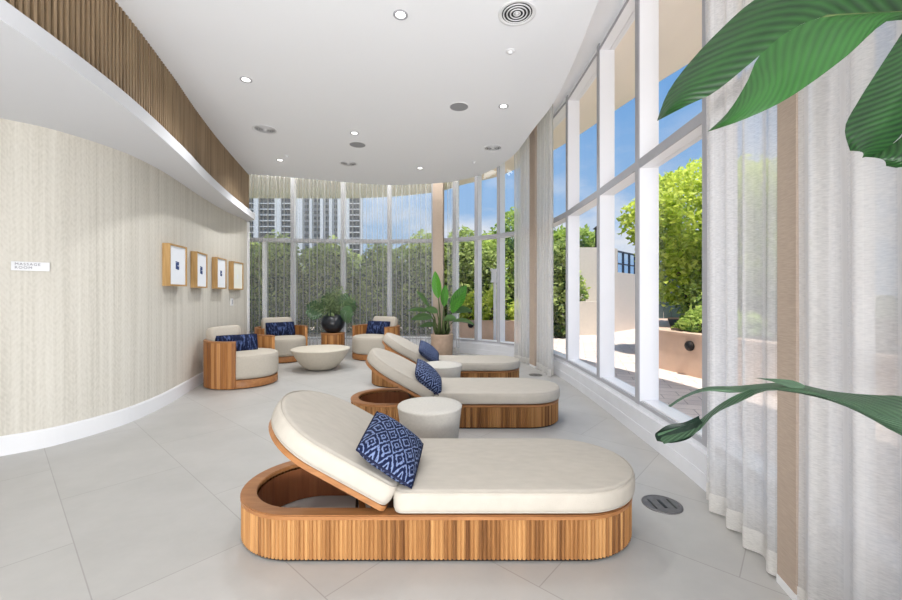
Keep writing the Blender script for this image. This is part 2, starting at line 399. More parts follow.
# bulkhead: soffit slab with white fascia, slat cladding over it
SE = spline([(-2.0, -3.2), (-2.04, 0), (-2.08, 1.0), (-2.137, 1.895), (-2.28, 2.81), (-2.55, 3.79), (-2.81, 4.6), (-3.095, 5.6), (-3.45, 7.04)], .03)
b = MB(); b.prism([tuple(p) for p in SE] + [(-3.72, 7.24), (-6, 7.24), (-6, -3.2)], 2.503, 2.608); struct(b.build('ceiling_soffit', M['soffit']))
SB = offset(SE, .165)
b = MB(); b.prism([tuple(p) for p in SB] + [(-6, 7.06), (-6, -3.2)], 2.608, 3.4); struct(b.build('wall_left_upper', M['slat_back']))
b = MB(); S2 = resample(offset(SE, .11), 238); ns = normals2(S2)
for p, n in zip(S2, ns):
    t = Vector((n.y, -n.x)); w = .0105
    q = [p - t * w - n * .012, p + t * w - n * .012, p + t * w + n * .026, p - t * w + n * .026]
    b.prism([tuple(x) for x in q], 2.608, 3.3, random.random())
struct(b.build('trim_1', M['slat']), 'vertical walnut slat cladding above the white soffit band')

CE = spline([(.5, -3.2), (.6, -1), (.75, 0), (.9, 1), (1.0, 2), (1.05, 2.84), (1.11, 3.7), (1.12, 4.4), (1.05, 5.04), (.955, 5.95), (.755, 6.61), (.456, 7.1), (.105, 7.385), (-.207, 7.53), (-.98, 7.67), (-1.58, 7.6), (-2.8, 7.2), (-3.44, 7.0)], .08)
b = MB(); b.prism([tuple(p) for p in CE] + [(-6, 7.0), (-6, -3.2)], 3.29, 3.98); struct(b.build('ceiling', M['ceiling']))
OUT = offset(W, .14)
b = MB(); b.prism([(-6, -3.4), (1.4, -3.4)] + [tuple(p) for p in reversed(OUT)] + [(-6, 8.4)], 3.98, 4.3); struct(b.build('ceiling_recess', M['recess']))
OH = spline([(-9, 11.7), (-5.7, 11.7), (-2.55, 11.67), (-.55, 11.06), (.357, 10.2), (1.06, 9.6), (1.42, 9.03), (1.9, 8.05), (2.24, 7.09), (2.48, 6.2), (2.74, 5.3), (2.9, 4.83), (3.3, 3.6), (3.7, 1.5), (3.9, -3.4)], .15)
b = MB(); b.prism([tuple(p) for p in reversed(OH)] + [(-9, 8.4)] + [tuple(p) for p in OUT] + [(1.4, -3.4)], 4.0, 4.45); struct(b.build('overhang', M['overhang']), 'beige overhang of the building beyond the windows')

# curb under the windows
b = MB(); I = offset(W, -.13)
def ring_section(mb, o0, o1, z0, z1):
    a = offset(W, o0); c = offset(W, o1); n = len(W); vs = []
    for p, q in zip(a, c): vs += [(p.x, p.y, z0), (p.x, p.y, z1), (q.x, q.y, z1), (q.x, q.y, z0)]
    fs = [(i * 4 + k, i * 4 + (k + 1) % 4, (i + 1) * 4 + (k + 1) % 4, (i + 1) * 4 + k) for i in range(n - 1) for k in range(4)]
    mb.add(vs, fs)
ring_section(b, -.13, .16, 0, .10); ring_section(b, -.124, .16, .10, .215); ring_section(b, -.08, .16, .215, .245)
struct(b.build('baseboard_window', M['curb']))

# window bays: mullion, transom, sill, head and two panes each
def vec3(p, z): return Vector((p[0], p[1], z))
WP = [Vector(p) for p in WPTS]
tans = normals2(WP)
for i in range(len(WP) - 1):
    p, q = WP[i], WP[i + 1]
    e = empty('window_%d' % (i + 1), (p.x, p.y, .245)); struct(e)
    o = Vector((p.x, p.y, .245))
    def seg(a, bb, z0, z1, off, th, name, mat):
        m = MB(); d = (bb - a).normalized(); n = Vector((-d.y, d.x))
        a2 = a + n * off - p; b2 = bb + n * off - p
        m.bar((a2.x, a2.y, (z0 + z1) / 2 - .245), (b2.x, b2.y, (z0 + z1) / 2 - .245), th, z1 - z0)
        return m.build(name, mat, e)
    n = tans[i]; m = MB()
    a = -n * .078; c = n * .085
    m.bar((a.x, a.y, 1.865), (c.x, c.y, 1.865), .068, 3.73); m.build('mullion', M['frame'], e)
    m = MB(); a2 = -n * .088; c2 = -n * .078
    m.bar((a2.x, a2.y, 1.865), (c2.x, c2.y, 1.865), .07, 3.73); m.build('mullion_face', M['gasket'], e)
    seg(p, q, 2.29, 2.36, .0, .15, 'transom', M['frame']); seg(p, q, 2.288, 2.362, -.08, .012, 'transom_face', M['gasket'])
    seg(p, q, .245, .285, .01, .13, 'sill', M['frame']); seg(p, q, .245, .275, -.07, .02, 'sill_face', M['gasket'])
    seg(p, q, 3.90, 3.985, .0, .15, 'head', M['frame']); seg(p, q, 3.90, 3.925, -.08, .012, 'head_face', M['gasket'])
    seg(p, q, .285, 2.29, .03, .008, 'lower_pane', M['glass']); seg(p, q, 2.36, 3.90, .03, .008, 'upper_pane', M['glass'])
    if i == 0:
        mid = p.lerp(q, .42); m = MB(); m.bar((mid.x - p.x, mid.y - p.y - .06, 1.02), (mid.x - p.x, mid.y - p.y + .06, 1.02), .05, 2.05); m.build('mullion', M['frame'], e)

# pilasters between the curtains
def pilaster(k, c, tang, w, th, label):
    t = Vector(tang).normalized(); n = Vector((-t.y, t.x)); c = Vector(c)
    m = MB(); q = [c - t * w / 2 - n * th / 2, c + t * w / 2 - n * th / 2, c + t * w / 2 + n * th / 2, c - t * w / 2 + n * th / 2]
    m.prism([tuple(x) for x in q], 0.03, 3.98); o = m.build('trim_%d' % k, M['pilaster']); struct(o, label)
    m = MB(); g = .002; q = [c - t * (w / 2 + g) - n * (th / 2 + g), c + t * (w / 2 + g) - n * (th / 2 + g), c + t * (w / 2 + g) + n * (th / 2 + g), c - t * (w / 2 + g) + n * (th / 2 + g)]
    m.prism([tuple(x) for x in q], 0, .035); m.build('base_cap', M['white'], o)
b = MB(); b.box(-3.80, 7.22, 0, -3.655, 7.262, 2.503); struct(b.build('trim_5', M['white']), 'white edge trim at the far end of the left wall')
pilaster(2, (-.255, 8.2), (1, -.22), .21, .12, 'taupe fabric clad pilaster behind the potted plant')
pilaster(3, (1.385, 6.6), (.16, -1), .24, .10, 'taupe fabric clad pilaster between two curtain bundles')
pilaster(4, (1.365, 1.605), (-.2, -1), .12, .035, 'taupe fabric clad pilaster at the right foreground')

# ------------------------------------------------------------------ curtains
def frange_curve(y_test): return [p for p in offset(W, -.2) if y_test(p)]
def curtain(name, label, pts, mat, wave=.115, amp=.035, z0=.012, z1=3.975, jit=.3, seed=1, hem=.10, tone_amp=.25):
    rnd = random.Random(seed)
    d = lens(pts); n = max(20, int(d[-1] / .008)); cur = resample(pts, n); ns = normals2(cur)
    ph = 0; offs = []; tones = []
    step = d[-1] / (n - 1); wl = wave; a = amp; target = wl
    for i in range(n):
        ph += 2 * PI * step / wl
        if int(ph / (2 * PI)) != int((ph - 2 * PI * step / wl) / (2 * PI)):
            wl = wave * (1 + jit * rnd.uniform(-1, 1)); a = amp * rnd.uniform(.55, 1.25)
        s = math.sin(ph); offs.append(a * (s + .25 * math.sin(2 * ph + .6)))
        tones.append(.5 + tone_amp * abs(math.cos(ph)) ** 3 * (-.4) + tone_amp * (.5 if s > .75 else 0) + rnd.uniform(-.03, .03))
    rows = []; zs = [0, .12, .5, 1.0, 2.0, 3.0, z1 - z0]
    for i in range(n):
        r = []
        for z in zs:
            k = 1 - .35 * z / (z1 - z0); sway = .012 * math.sin(i * .05 + z * 1.3)
            p = cur[i] + ns[i] * (offs[i] * k + sway * .5)
            r.append((p.x, p.y, z0 + z))
        rows.append(r)
    e = MB(); m = len(rows); nz = len(zs); vs = [p for r in rows for p in r]
    fs = []; ts = []
    for i in range(m - 1):
        for k in range(nz - 1): fs.append((i * nz + k, (i + 1) * nz + k, (i + 1) * nz + k + 1, i * nz + k + 1)); ts.append(tones[i])
    e.add(vs, fs, ts, True)
    o = e.build(name, mat); tag(o, label, 'curtain')
    h = MB(); vs = []
    for r in rows:
        x, y, z = r[0]; x2, y2, z2 = r[1]; t = hem / (z2 - z); vs += [(x, y, z), (x + (x2 - x) * t, y + (y2 - y) * t, z + hem)]
    ns3 = []
    for i in range(m): 
        nn = ns[i] * -.003; ns3.append(nn)
    vs = [(v[0] + ns3[i // 2].x, v[1] + ns3[i // 2].y, v[2]) for i, v in enumerate(vs)]
    h.add(vs, [(2 * i, 2 * i + 2, 2 * i + 3, 2 * i + 1) for i in range(m - 1)], .5, True)
    h.build('hem', M['hem'], o)
    t = MB(); t.tube([(p.x, p.y, z1 - .012) for p in resample(pts, 40)], .012, 6); t.build('track', M['white'], o)
    return o
FAR = offset(W, -.24)
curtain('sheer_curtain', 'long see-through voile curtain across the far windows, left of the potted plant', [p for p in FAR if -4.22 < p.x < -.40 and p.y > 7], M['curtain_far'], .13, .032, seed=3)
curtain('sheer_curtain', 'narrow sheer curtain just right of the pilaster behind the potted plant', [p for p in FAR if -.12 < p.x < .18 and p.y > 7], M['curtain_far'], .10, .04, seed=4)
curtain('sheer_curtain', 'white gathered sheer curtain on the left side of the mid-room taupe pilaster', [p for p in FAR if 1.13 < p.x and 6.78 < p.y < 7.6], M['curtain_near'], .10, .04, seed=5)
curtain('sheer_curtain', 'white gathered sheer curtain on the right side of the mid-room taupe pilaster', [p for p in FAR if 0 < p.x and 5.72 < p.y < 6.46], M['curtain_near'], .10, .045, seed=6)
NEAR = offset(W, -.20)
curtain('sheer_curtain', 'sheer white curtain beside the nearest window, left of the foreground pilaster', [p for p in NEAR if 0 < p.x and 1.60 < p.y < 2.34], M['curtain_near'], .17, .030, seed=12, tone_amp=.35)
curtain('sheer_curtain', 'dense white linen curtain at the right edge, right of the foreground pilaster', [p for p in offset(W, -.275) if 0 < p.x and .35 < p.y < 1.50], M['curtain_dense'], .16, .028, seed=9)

# ------------------------------------------------------------------ furniture helpers
def stadium(x0, x1, r, nseg=24):
    """closed outline, round at both ends, CCW"""
    pts = []
    for k in range(nseg + 1): a = -PI / 2 + PI * k / nseg; pts.append((x1 - r + r * math.cos(a), r * math.sin(a)))
    for k in range(nseg + 1): a = PI / 2 + PI * k / nseg; pts.append((x0 + r + r * math.cos(a), r * math.sin(a)))
    return pts
def dshape(x0, x1, r, cr=.045, nseg=28, nc=6):
    """flat at x0 (corner radius cr), semicircle at x1"""
    pts = []
    for k in range(nc + 1): a = PI + PI / 2 * k / nc; pts.append((x0 + cr + cr * math.cos(a), -r + cr + cr * math.sin(a)))
    for k in range(1, 12): pts.append((x0 + cr + (x1 - r - x0 - cr) * k / 12, -r))
    for k in range(nseg + 1): a = -PI / 2 + PI * k / nseg; pts.append((x1 - r + r * math.cos(a), r * math.sin(a)))
    for k in range(1, 12): pts.append((x1 - r + (x0 + cr - x1 + r) * k / 12, r))
    for k in range(nc + 1): a = PI / 2 + PI / 2 * k / nc; pts.append((x0 + cr + cr * math.cos(a), r - cr + cr * math.sin(a)))
    for k in range(1, 8): pts.append((x0, r - cr + (-2 * r + 2 * cr) * k / 8))
    return pts
def cushion(mb, outline, sa, sb, z0, z1, er=.04, crown=.012, tone=.5, wob=0):
    """soft slab: rounded top and bottom edges, slight crown; sa-sb is the spine it shrinks to"""
    sa = Vector(sa); sb = Vector(sb); ax = sb - sa; al = max(1e-6, ax.length_squared)
    out = [Vector(p) for p in outline]; spn = [sa + ax * min(1, max(0, (p - sa).dot(ax) / al)) for p in out]
    prof = []
    for k in range(7): a = PI / 2 * k / 6; prof.append((-er + er * math.sin(a), z0 + er - er * math.cos(a)))     # bottom round
    for k in range(7): a = PI / 2 * k / 6; prof.append((-er + er * math.cos(a), z1 - er + er * math.sin(a)))
    rows = []
    rows.append([(s.x, s.y, z0) for s in spn])
    for dr, z in prof:
        rows.append([(p + (s - p).normalized() * (-dr)).to_tuple() + (z,) for p, s in zip(out, spn)])
    for t in (.2, .45, .7, 1.0):
        rw = []
        for p, s in zip(out, spn):
            q = p + (s - p).normalized() * er; x = q.lerp(s, t); rw.append((x.x, x.y, z1 + crown * math.sin(t * PI / 2) + wob * math.sin(x.x * 9 + 1) * math.cos(x.y * 11) * t))
        rows.append(rw)
    n = len(out); vs = [p for r in rows for p in r]
    fs = [(i * n + k, i * n + (k + 1) % n, (i + 1) * n + (k + 1) % n, (i + 1) * n + k) for i in range(len(rows) - 1) for k in range(n)]
    mb.add(vs, fs, tone, True)
def piping(mb, outline, z, r=.0045, inset=0.0):
    pts = [(x, y, z) for x, y in outline]; mb.tube(pts, r, 6, closed=True)
def offs_closed(pts, d):
    out = []; n = len(pts)
    for i in range(n):
        a = Vector(pts[i - 1]); c = Vector(pts[(i + 1) % n]); t = c - a
        if t.length < 1e-9: out.append(Vector(pts[i])); continue
        t.normalize(); out.append(Vector(pts[i]) + Vector((t.y, -t.x)) * d)
    return [tuple(p) for p in out]
def dens(pts, step, closed=True):
    P_ = [Vector(p) for p in pts]
    if closed: P_.append(P_[0])
    d = lens(P_); return resample(P_, max(8, int(d[-1] / step)) + 1)[:-1 if closed else None]

# ------------------------------------------------------------------ loungers
LW, LL = .34, 1.005
def make_lounger():
    root = empty('chaise_lounge')
    out = stadium(-LL, LL, LW)
    # reeded skirt
    ring = dens(out, .0195); n = len(ring); pts = []; tones = []
    for i in range(n):
        a = ring[i]; c = ring[(i + 1) % n]; d = c - a; t = d.normalized(); nn = Vector((t.y, -t.x))
        for s, h in ((.04, -.006), (.22, .0005), (.5, .003), (.78, .0005), (.96, -.006)): pts.append(a + d * s + nn * (h - .006))
    m = MB(); N5 = len(pts); vs = [(p.x, p.y, .014) for p in pts] + [(p.x, p.y, .200) for p in pts]; fs = []; ts = []
    rt = 0.5
    for i in range(N5):
        if i % 5 == 0: rt = min(1, max(0, random.gauss(.5, .24)))
        fs.append((i, (i + 1) % N5, N5 + (i + 1) % N5, N5 + i)); ts.append(rt)
    m.add(vs, fs, ts); m.build('slatted_skirt', M['teak'], root)
    m = MB(); m.prism(stadium(-LL + .02, LL - .02, LW - .02), 0, .02); m2 = MB()
    o_in = stadium(-LL + .075, LL - .075, LW - .075)
    def ringz(mb, a, c, z0, z1):
        k = len(a); vs = [(x, y, z0) for x, y in a] + [(x, y, z1) for x, y in a] + [(x, y, z1) for x, y in c] + [(x, y, z0) for x, y in c]
        fs = []
        for i in range(k):
            j = (i + 1) % k; fs += [(i, j, k + j, k + i), (k + i, k + j, 2 * k + j, 2 * k + i), (2 * k + i, 2 * k + j, 3 * k + j, 3 * k + i), (3 * k + i, 3 * k + j, j, i)]
        mb.add(vs, fs)
    m = MB(); ringz(m, stadium(-LL + .018, LL - .018, LW - .018), stadium(-LL + .06, LL - .06, LW - .06), 0, .016); m.build('plinth', M['dark'], root)  # dark plinth, its black standing for the recess shadow under the skirt
    m = MB(); ringz(m, stadium(-LL, LL, LW), o_in, .200, .217)
    ringz(m, stadium(-LL + .006, LL - .006, LW - .006), stadium(-LL + .07, LL - .07, LW - .07), .217, .22); m.build('rim', M['teak_rim'], root)
    m = MB(); a = stadium(-LL + .078, LL - .078, LW - .078); k = len(a)
    m.add([(x, y, .004) for x, y in a] + [(x, y, .19) for x, y in a], [((i + 1) % k, i, k + i, k + (i + 1) % k) for i in range(k)]); m.build('inner_wall', M['teak_in'], root)
    m = MB()
    d = [p for p in stadium(-LL + .08, LL - .08, LW - .08) if p[0] > -.2]
    d = [(-.2, -(LW - .08))] + d + [(-.2, LW - .08)]
    m.prism(d, .012, .218); m.build('deck', M['teak_in'], root)
    # seat cushion
    so = dshape(-.19, LL + .012, LW + .006)
    m = MB(); cushion(m, so, (-.19 + .2, 0), (LL - LW, 0), .224, .334, .034, .012, wob=.004); sc = m.build('seat_cushion', M['linen'], root)
    m = MB(); piping(m, offs_closed(so, -.008), .325, .003); piping(m, offs_closed(so, -.008), .234, .003); m.build('piping', M['linen'], sc)
    # backrest, hinged at x=-.2 and leaning up toward -x
    T = Matrix.Translation((-.232, 0, .222)) @ Matrix.Rotation(math.radians(29.5), 4, 'Y') @ Matrix.Rotation(PI, 4, 'Z')
    BL = .735
    m = MB(); m.X = T; bo = dshape(0.0, BL - .01, LW - .015, .03)
    m.prism(bo, .002, .028); m.build('backrest_board', M['teak_rim'], root)
    m = MB(); m.X = T; bo = dshape(.0, BL, LW + .004); cushion(m, bo, (.2, 0), (BL - LW, 0), .030, .140, .036, .012, wob=.003); bc = m.build('back_cushion', M['linen'], root)
    m = MB(); m.X = T; piping(m, offs_closed(bo, -.008), .131, .003); piping(m, offs_closed(bo, -.008), .040, .003); m.build('piping', M['linen'], bc)
    # prop under the backrest
    m = MB()
    for s in (-1, 1): m.bar(T @ Vector((.30, s * .2, .0)), (-.34, s * .2, .06), .03, .018)
    m.bar((-.34, -.24, .06), (-.34, .24, .06), .03, .03); m.build('support_bracket', M['teak_rim'], root)
    m = MB(); m.bar(T @ Vector((.26, -.215, 0)), (-.385, -.215, .05), .014, .012); m.bar(T @ Vector((.26, .215, 0)), (-.385, .215, .05), .014, .012); m.build('gas_strut', M['metal'], root)
    return root
lg = make_lounger()
G = 'cream chaise loungers set in a row'
for i, (x, y, lab) in enumerate([(-.072, 2.115, 'nearest and largest cream chaise lounge on a reeded teak base, in the foreground'),
                                 (.035, 3.885, 'middle cream chaise lounge of the row, directly behind the front drum side table'),
                                 (-.075, 5.43, 'farthest cream chaise lounge of the row, in front of the stone potted plant')]):
    o = lg if i == 0 else copy_tree(lg)
    o.location = (x, y, 0); o.scale = (.995, .985, .965); tag(o, lab, 'chaise lounge', G)

# ------------------------------------------------------------------ pillows
def pillow(label, c, e1, e2, a, bb, T, mat, group):
    """c centre; e1,e2 in-plane axes; half sizes a,bb; half thickness T"""
    e1 = Vector(e1).normalized(); e2 = Vector(e2); e2 = (e2 - e1 * e2.dot(e1)).normalized(); nn = e1.cross(e2)
    n = 22; m = MB()
    R = Matrix((e1, e2, nn)).transposed()
    for sgn in (1, -1):
        rows = []
        for i in range(n + 1):
            u = -1 + 2 * i / n; r = []
            for k in range(n + 1):
                v = -1 + 2 * k / n
                x = a * u * (1 - .05 * (1 - v * v)) * (1 - .06 * u * u * v * v); y = bb * v * (1 - .06 * u * u * v * v) * (1 - .05 * (1 - u * u))
                z = T * (max(0, (1 - u ** 4) * (1 - v ** 4))) ** .55 * (.8 + .2 * (1 - u * u) * (1 - v * v)) + .004 * math.sin(u * 5 + v * 3) * (1 - u * u) * (1 - v * v)
                r.append(tuple(R @ Vector((x, y, z * sgn))))
            rows.append(r)
        if sgn < 0: rows = rows[::-1]
        m.grid(rows)
    o = m.build('throw_pillow', mat); o.location = c
    tag(o, label, 'pillow', group)
    w = MB(); pts = []
    for (u, v) in [(-1 + 2 * k / 10, -1) for k in range(10)] + [(1, -1 + 2 * k / 10) for k in range(10)] + [(1 - 2 * k / 10, 1) for k in range(10)] + [(-1, 1 - 2 * k / 10) for k in range(10)]:
        pts.append(R @ Vector((a * u * (1 - .05 * (1 - v * v)) * (1 - .06 * u * u * v * v), bb * v * (1 - .06 * u * u * v * v) * (1 - .05 * (1 - u * u)), 0)))
    w.tube(pts, .005, 6, closed=True); w.build('piping', M['dark_navy'], o)
    return o
M['dark_navy'] = plain('navy cord', srgb(20, 26, 54), .8)
GP = 'indigo patterned pillows on the loungers'
pillow('square indigo diamond-patterned pillow resting on the nearest chaise lounge', (-.286, 1.965, .450), (.807, .051, -.588), (.076, .979, .19), .160, .188, .066, M['ikat'], GP)
pillow('square indigo patterned pillow propped on the middle chaise lounge', (-.206, 3.69, .434), (.69, .173, -.70), (-.024, .974, .226), .165, .178, .07, M['ikat'], GP)
pillow('square indigo patterned pillow propped on the farthest chaise lounge', (-.284, 5.17, .446), (.76, .168, -.63), (-.017, .966, .257), .165, .178, .07, M['ikat'], GP)

# ------------------------------------------------------------------ drum side tables, bowl table, pedestal
def drum(label, x, y):
    e = empty('side_table', (x, y, 0))
    m = MB(); m.lathe([(.0, .0), (.188, 0), (.196, .006), (.222, .30), (.232, .374), (.2325, .378)], 64); m.build('drum_body', M['concrete'], e)
    m = MB(); m.lathe([(.2325, .378), (.235, .384), (.2355, .394), (.231, .4), (.15, .4), (0, .4)], 64); m.build('tabletop', M['concrete'], e)
    e.scale = (1, 1, .975); tag(e, label, 'side table', 'concrete drum side tables'); return e
drum('round pale concrete drum side table between the nearest and middle loungers', -.155, 2.93)
drum('round pale concrete drum side table between the middle and farthest loungers', -.11, 4.62)
e = empty('coffee_table', (-2.09, 6.42, 0)); tag(e, 'low beige bowl-shaped coffee table standing in front of the armchairs', 'coffee table')
m = MB(); prof = [(0, 0), (.17, 0), (.2, .006)]
for k in range(1, 16): t = k / 15; prof.append((.19 + .262 * t ** .62, .006 + .304 * t))
prof += [(.455, .318)]
m.lathe(prof, 72); m.build('bowl_body', M['bowl'], e)
m = MB(); m.lathe([(.455, .318), (.452, .33), (.445, .333), (.3, .333), (0, .333)], 72); m.build('tabletop', M['bowl'], e)
e = empty('pedestal_table', (-2.27, 7.7, 0)); tag(e, 'round teak pedestal table under the black bowl vase', 'pedestal')
m = MB(); rr = .215; n = 48
for k in range(n):
    a0 = 2 * PI * k / n; a1 = 2 * PI * (k + 1) / n; am = (a0 + a1) / 2
    q = [(rr * math.cos(a0), rr * math.sin(a0)), ((rr + .003) * math.cos(am), (rr + .003) * math.sin(am)), (rr * math.cos(a1), rr * math.sin(a1))]
    m.add([(x, y, 0) for x, y in q] + [(x, y, .43) for x, y in q], [(0, 1, 4, 3), (1, 2, 5, 4)], random.random())
m.build('staved_body', M['teak_chair'], e)
m = MB(); m.lathe([(.2, .43), (.225, .43), (.228, .44), (.225, .455), (.21, .46), (0, .46)], 48); m.build('tabletop', M['teak_rim'], e)

# ------------------------------------------------------------------ armchairs
def make_armchair():
    root = empty('barrel_armchair')
    m = MB(); RO, RI = .475, .428; n = 40; A0, A1 = math.radians(60), math.radians(300)
    for k in range(n):
        a0 = A0 + (A1 - A0) * k / n; a1 = A0 + (A1 - A0) * (k + 1) / n; am = (a0 + a1) / 2; g = .0
        cs = [(RO - .004, a0), (RO, a0 + (a1 - a0) * .12), (RO, a0 + (a1 - a0) * .88), (RO - .004, a1), (RI, a1), (RI, a0)]
        m.prism([(r * math.cos(a), r * math.sin(a)) for r, a in cs], .012, .585, random.random())
    m.build('barrel_shell', M['teak_chair'], root)
    m = MB(); vs = []; fs = []; K = 60
    for k in range(K + 1):
        a = A0 + (A1 - A0) * k / K
        for r, z in ((RO + .003, .585), (RO + .003, .603), (RI - .004, .603), (RI - .004, .585)): vs.append((r * math.cos(a), r * math.sin(a), z))
    for k in range(K):
        for j in range(4): fs.append((4 * k + j, 4 * k + (j + 1) % 4, 4 * k + 4 + (j + 1) % 4, 4 * k + 4 + j))
    fs += [(3, 2, 1, 0), (4 * K, 4 * K + 1, 4 * K + 2, 4 * K + 3)]
    m.add(vs, fs); m.build('top_rail', M['teak_rim'], root)
    m = MB(); m.lathe([(0, .012), (.435, .012), (.437, .02), (.437, .105), (.43, .11), (0, .11)], 56, (.045, 0)); m.build('plinth', M['teak_rim'], root)
    m = MB(); m.lathe([(0, 0), (.40, 0), (.40, .014), (0, .014)], 40, (.04, 0)); m.build('glide_ring', M['dark'], root)
    m = MB(); R = .424; out = [(.05 + (R + (.03 if math.cos(t) > 0 else 0) * math.cos(t)) * math.cos(t), R * math.sin(t)) for t in [2 * PI * k / 64 for k in range(64)]]
    cushion(m, out, (.0, 0), (.1, 0), .114, .425, .055, .018); sc = m.build('seat_cushion', M['boucle'], root)
    m = MB(); piping(m, offs_closed(out, -.012), .405); m.build('piping', M['boucle'], sc)
    T = Matrix.Translation((-.26, 0, .42)) @ Matrix.Rotation(math.radians(-9), 4, 'Y') @ Matrix.Rotation(PI / 2, 4, 'Y') @ Matrix.Rotation(PI / 2, 4, 'Z')
    m = MB(); m.X = T
    w, h, cr = .29, .345, .07; o2 = []
    for (cx_, cy_, a0) in ((w - cr, cr, -PI / 2), (w - cr, h - cr, 0), (-w + cr, h - cr, PI / 2), (-w + cr, cr, PI)):
        for k in range(9): a = a0 + PI / 2 * k / 8; o2.append((cx_ + cr * math.cos(a), cy_ + cr * math.sin(a)))
    o2 = [tuple(p) for p in dens(o2, .03)]
    # plane of the pad: local x across, local y up the back, thickness along local z
    cushion(m, [(x, y) for x, y in o2], (-w + h / 2, h / 2), (w - h / 2, h / 2), -.07, .07, .05, .02)
    m.build('back_cushion', M['boucle'], root)
    return root
ac = make_armchair()
GA = 'teak barrel armchairs round the bowl table'
CH = [((-2.83, 5.42), -12, 'teak barrel armchair with cream cushions, nearest the left wall and the camera'),
      ((-3.09, 7.30), -50, 'teak barrel armchair with cream cushions in the far left corner by the window'),
      ((-1.42, 7.58), -118, 'teak barrel armchair with cream cushions right of the black bowl vase')]
for i, ((x, y), r, lab) in enumerate(CH):
    o = ac if i == 0 else copy_tree(ac)
    o.location = (x, y, 0); o.rotation_euler = (0, 0, math.radians(r)); o.scale = (.94, .94, 1); tag(o, lab, 'armchair', GA)
GN = 'navy lumbar pillows on the armchairs'
for (c, r, lab, dx, dy, tw) in [(CH[0][0], -12, 'navy striped lumbar pillow on the armchair nearest the left wall', -.03, -.06, -40),
                        (CH[1][0], -50, 'navy striped lumbar pillow on the far left corner armchair', -.06, 0, 0),
                        (CH[2][0], -118, 'navy striped lumbar pillow on the armchair right of the vase', -.06, 0, 4)]:
    a = math.radians(r); ca, sa = math.cos(a), math.sin(a); aw = math.radians(r + tw)
    e1 = Vector((-math.sin(aw), math.cos(aw), .0)); e2 = Vector((-.30 * math.cos(aw), -.30 * math.sin(aw), 1))
    pillow(lab, (c[0] + ca * dx - sa * dy, c[1] + sa * dx + ca * dy, .555 - (.03 if tw < -20 else 0)), e1, e2, .265, .135, .065, M['navy'], GN)

# ------------------------------------------------------------------ plants
def leaf_rows(base, d, length, width, droop, fold=.25, n=14, k=6, roll=0, tip=1.0, side=None):
    """paddle leaf: rows along the midrib"""
    base = Vector(base); d = Vector(d).normalized(); p = base.copy(); rows = []
    s0 = d.cross(Vector((0, 0, 1)))
    if s0.length < .05: s0 = Vector((1, 0, 0))
    s0.normalize()
    if side is not None: s0 = Vector(side).normalized()
    for i in range(n + 1):
        t = i / n
        s = (Matrix.Rotation(roll, 3, d) @ (s0 - d * s0.dot(d)).normalized()); up = s.cross(d)
        w = width * (math.sin(PI * min(1, t * .96 + .02) ** .85) ** .8) * tip
        if i == n: w = .002
        rows.append([tuple(p + s * (w * (j / k)) + up * (abs(j / k) * fold * w)) for j in range(-k, k + 1)])
        p = p + d * (length / n); d = (d + Vector((0, 0, -droop / n))).normalized()
    return rows
def leaf_obj(rows, mat, parent, tone=.5, name='leaf'):
    m = MB(); nn = len(rows[0]); K = (nn - 1) // 2
    vs = [p for r in rows for p in r]; M_ = len(rows)
    fs = [(i * nn + j, i * nn + j + 1, (i + 1) * nn + j + 1, (i + 1) * nn + j) for i in range(M_ - 1) for j in range(nn - 1)]
    m.add(vs, fs, tone, True, uv=[(i / (M_ - 1), abs(j - K) / K) for i in range(M_) for j in range(nn)])
    return m.build(name, mat, parent)

# potted bird-of-paradise at the far window
bp = empty('potted_plant', (-.175, 7.78, 0)); tag(bp, 'tall broad-leaved plant in a round stone pot behind the farthest lounger', 'plant')
m = MB(); m.lathe([(0, 0), (.19, 0), (.2, .01), (.212, .2), (.215, .38), (.218, .41), (.212, .425), (.195, .425), (.19, .38)], 48); m.build('pot', M['pot'], bp)
m = MB(); m.lathe([(.2, .37), (0, .385)], 24); m.build('soil', M['soil'], bp)
rnd = random.Random(21)
specs = [  # (tip offset x, z, y), leaf length, width, mat
    ((-.62, 1.03, -.1), .34, .05, 'leaf_in_dark'), ((-.42, 1.30, .1), .34, .05, 'leaf_in_dark'), ((-.12, 1.62, -.05), .50, .10, 'leaf_in'),
    ((.06, 1.36, .12), .40, .08, 'leaf_in'), ((.42, 1.36, -.12), .52, .13, 'leaf_in'), ((.34, 1.16, -.2), .36, .09, 'leaf_in'), ((.56, 1.0, .1), .36, .07, 'leaf_in_dark'),
    ((-.56, .88, -.15), .36, .06, 'leaf_in_dark'), ((-.44, .70, .0), .30, .06, 'leaf_in_dark'), ((.62, .76, -.05), .36, .06, 'leaf_in_dark'), ((-.28, 1.02, -.2), .26, .05, 'leaf_in_dark'), ((.24, .84, -.2), .26, .05, 'leaf_in_dark')]
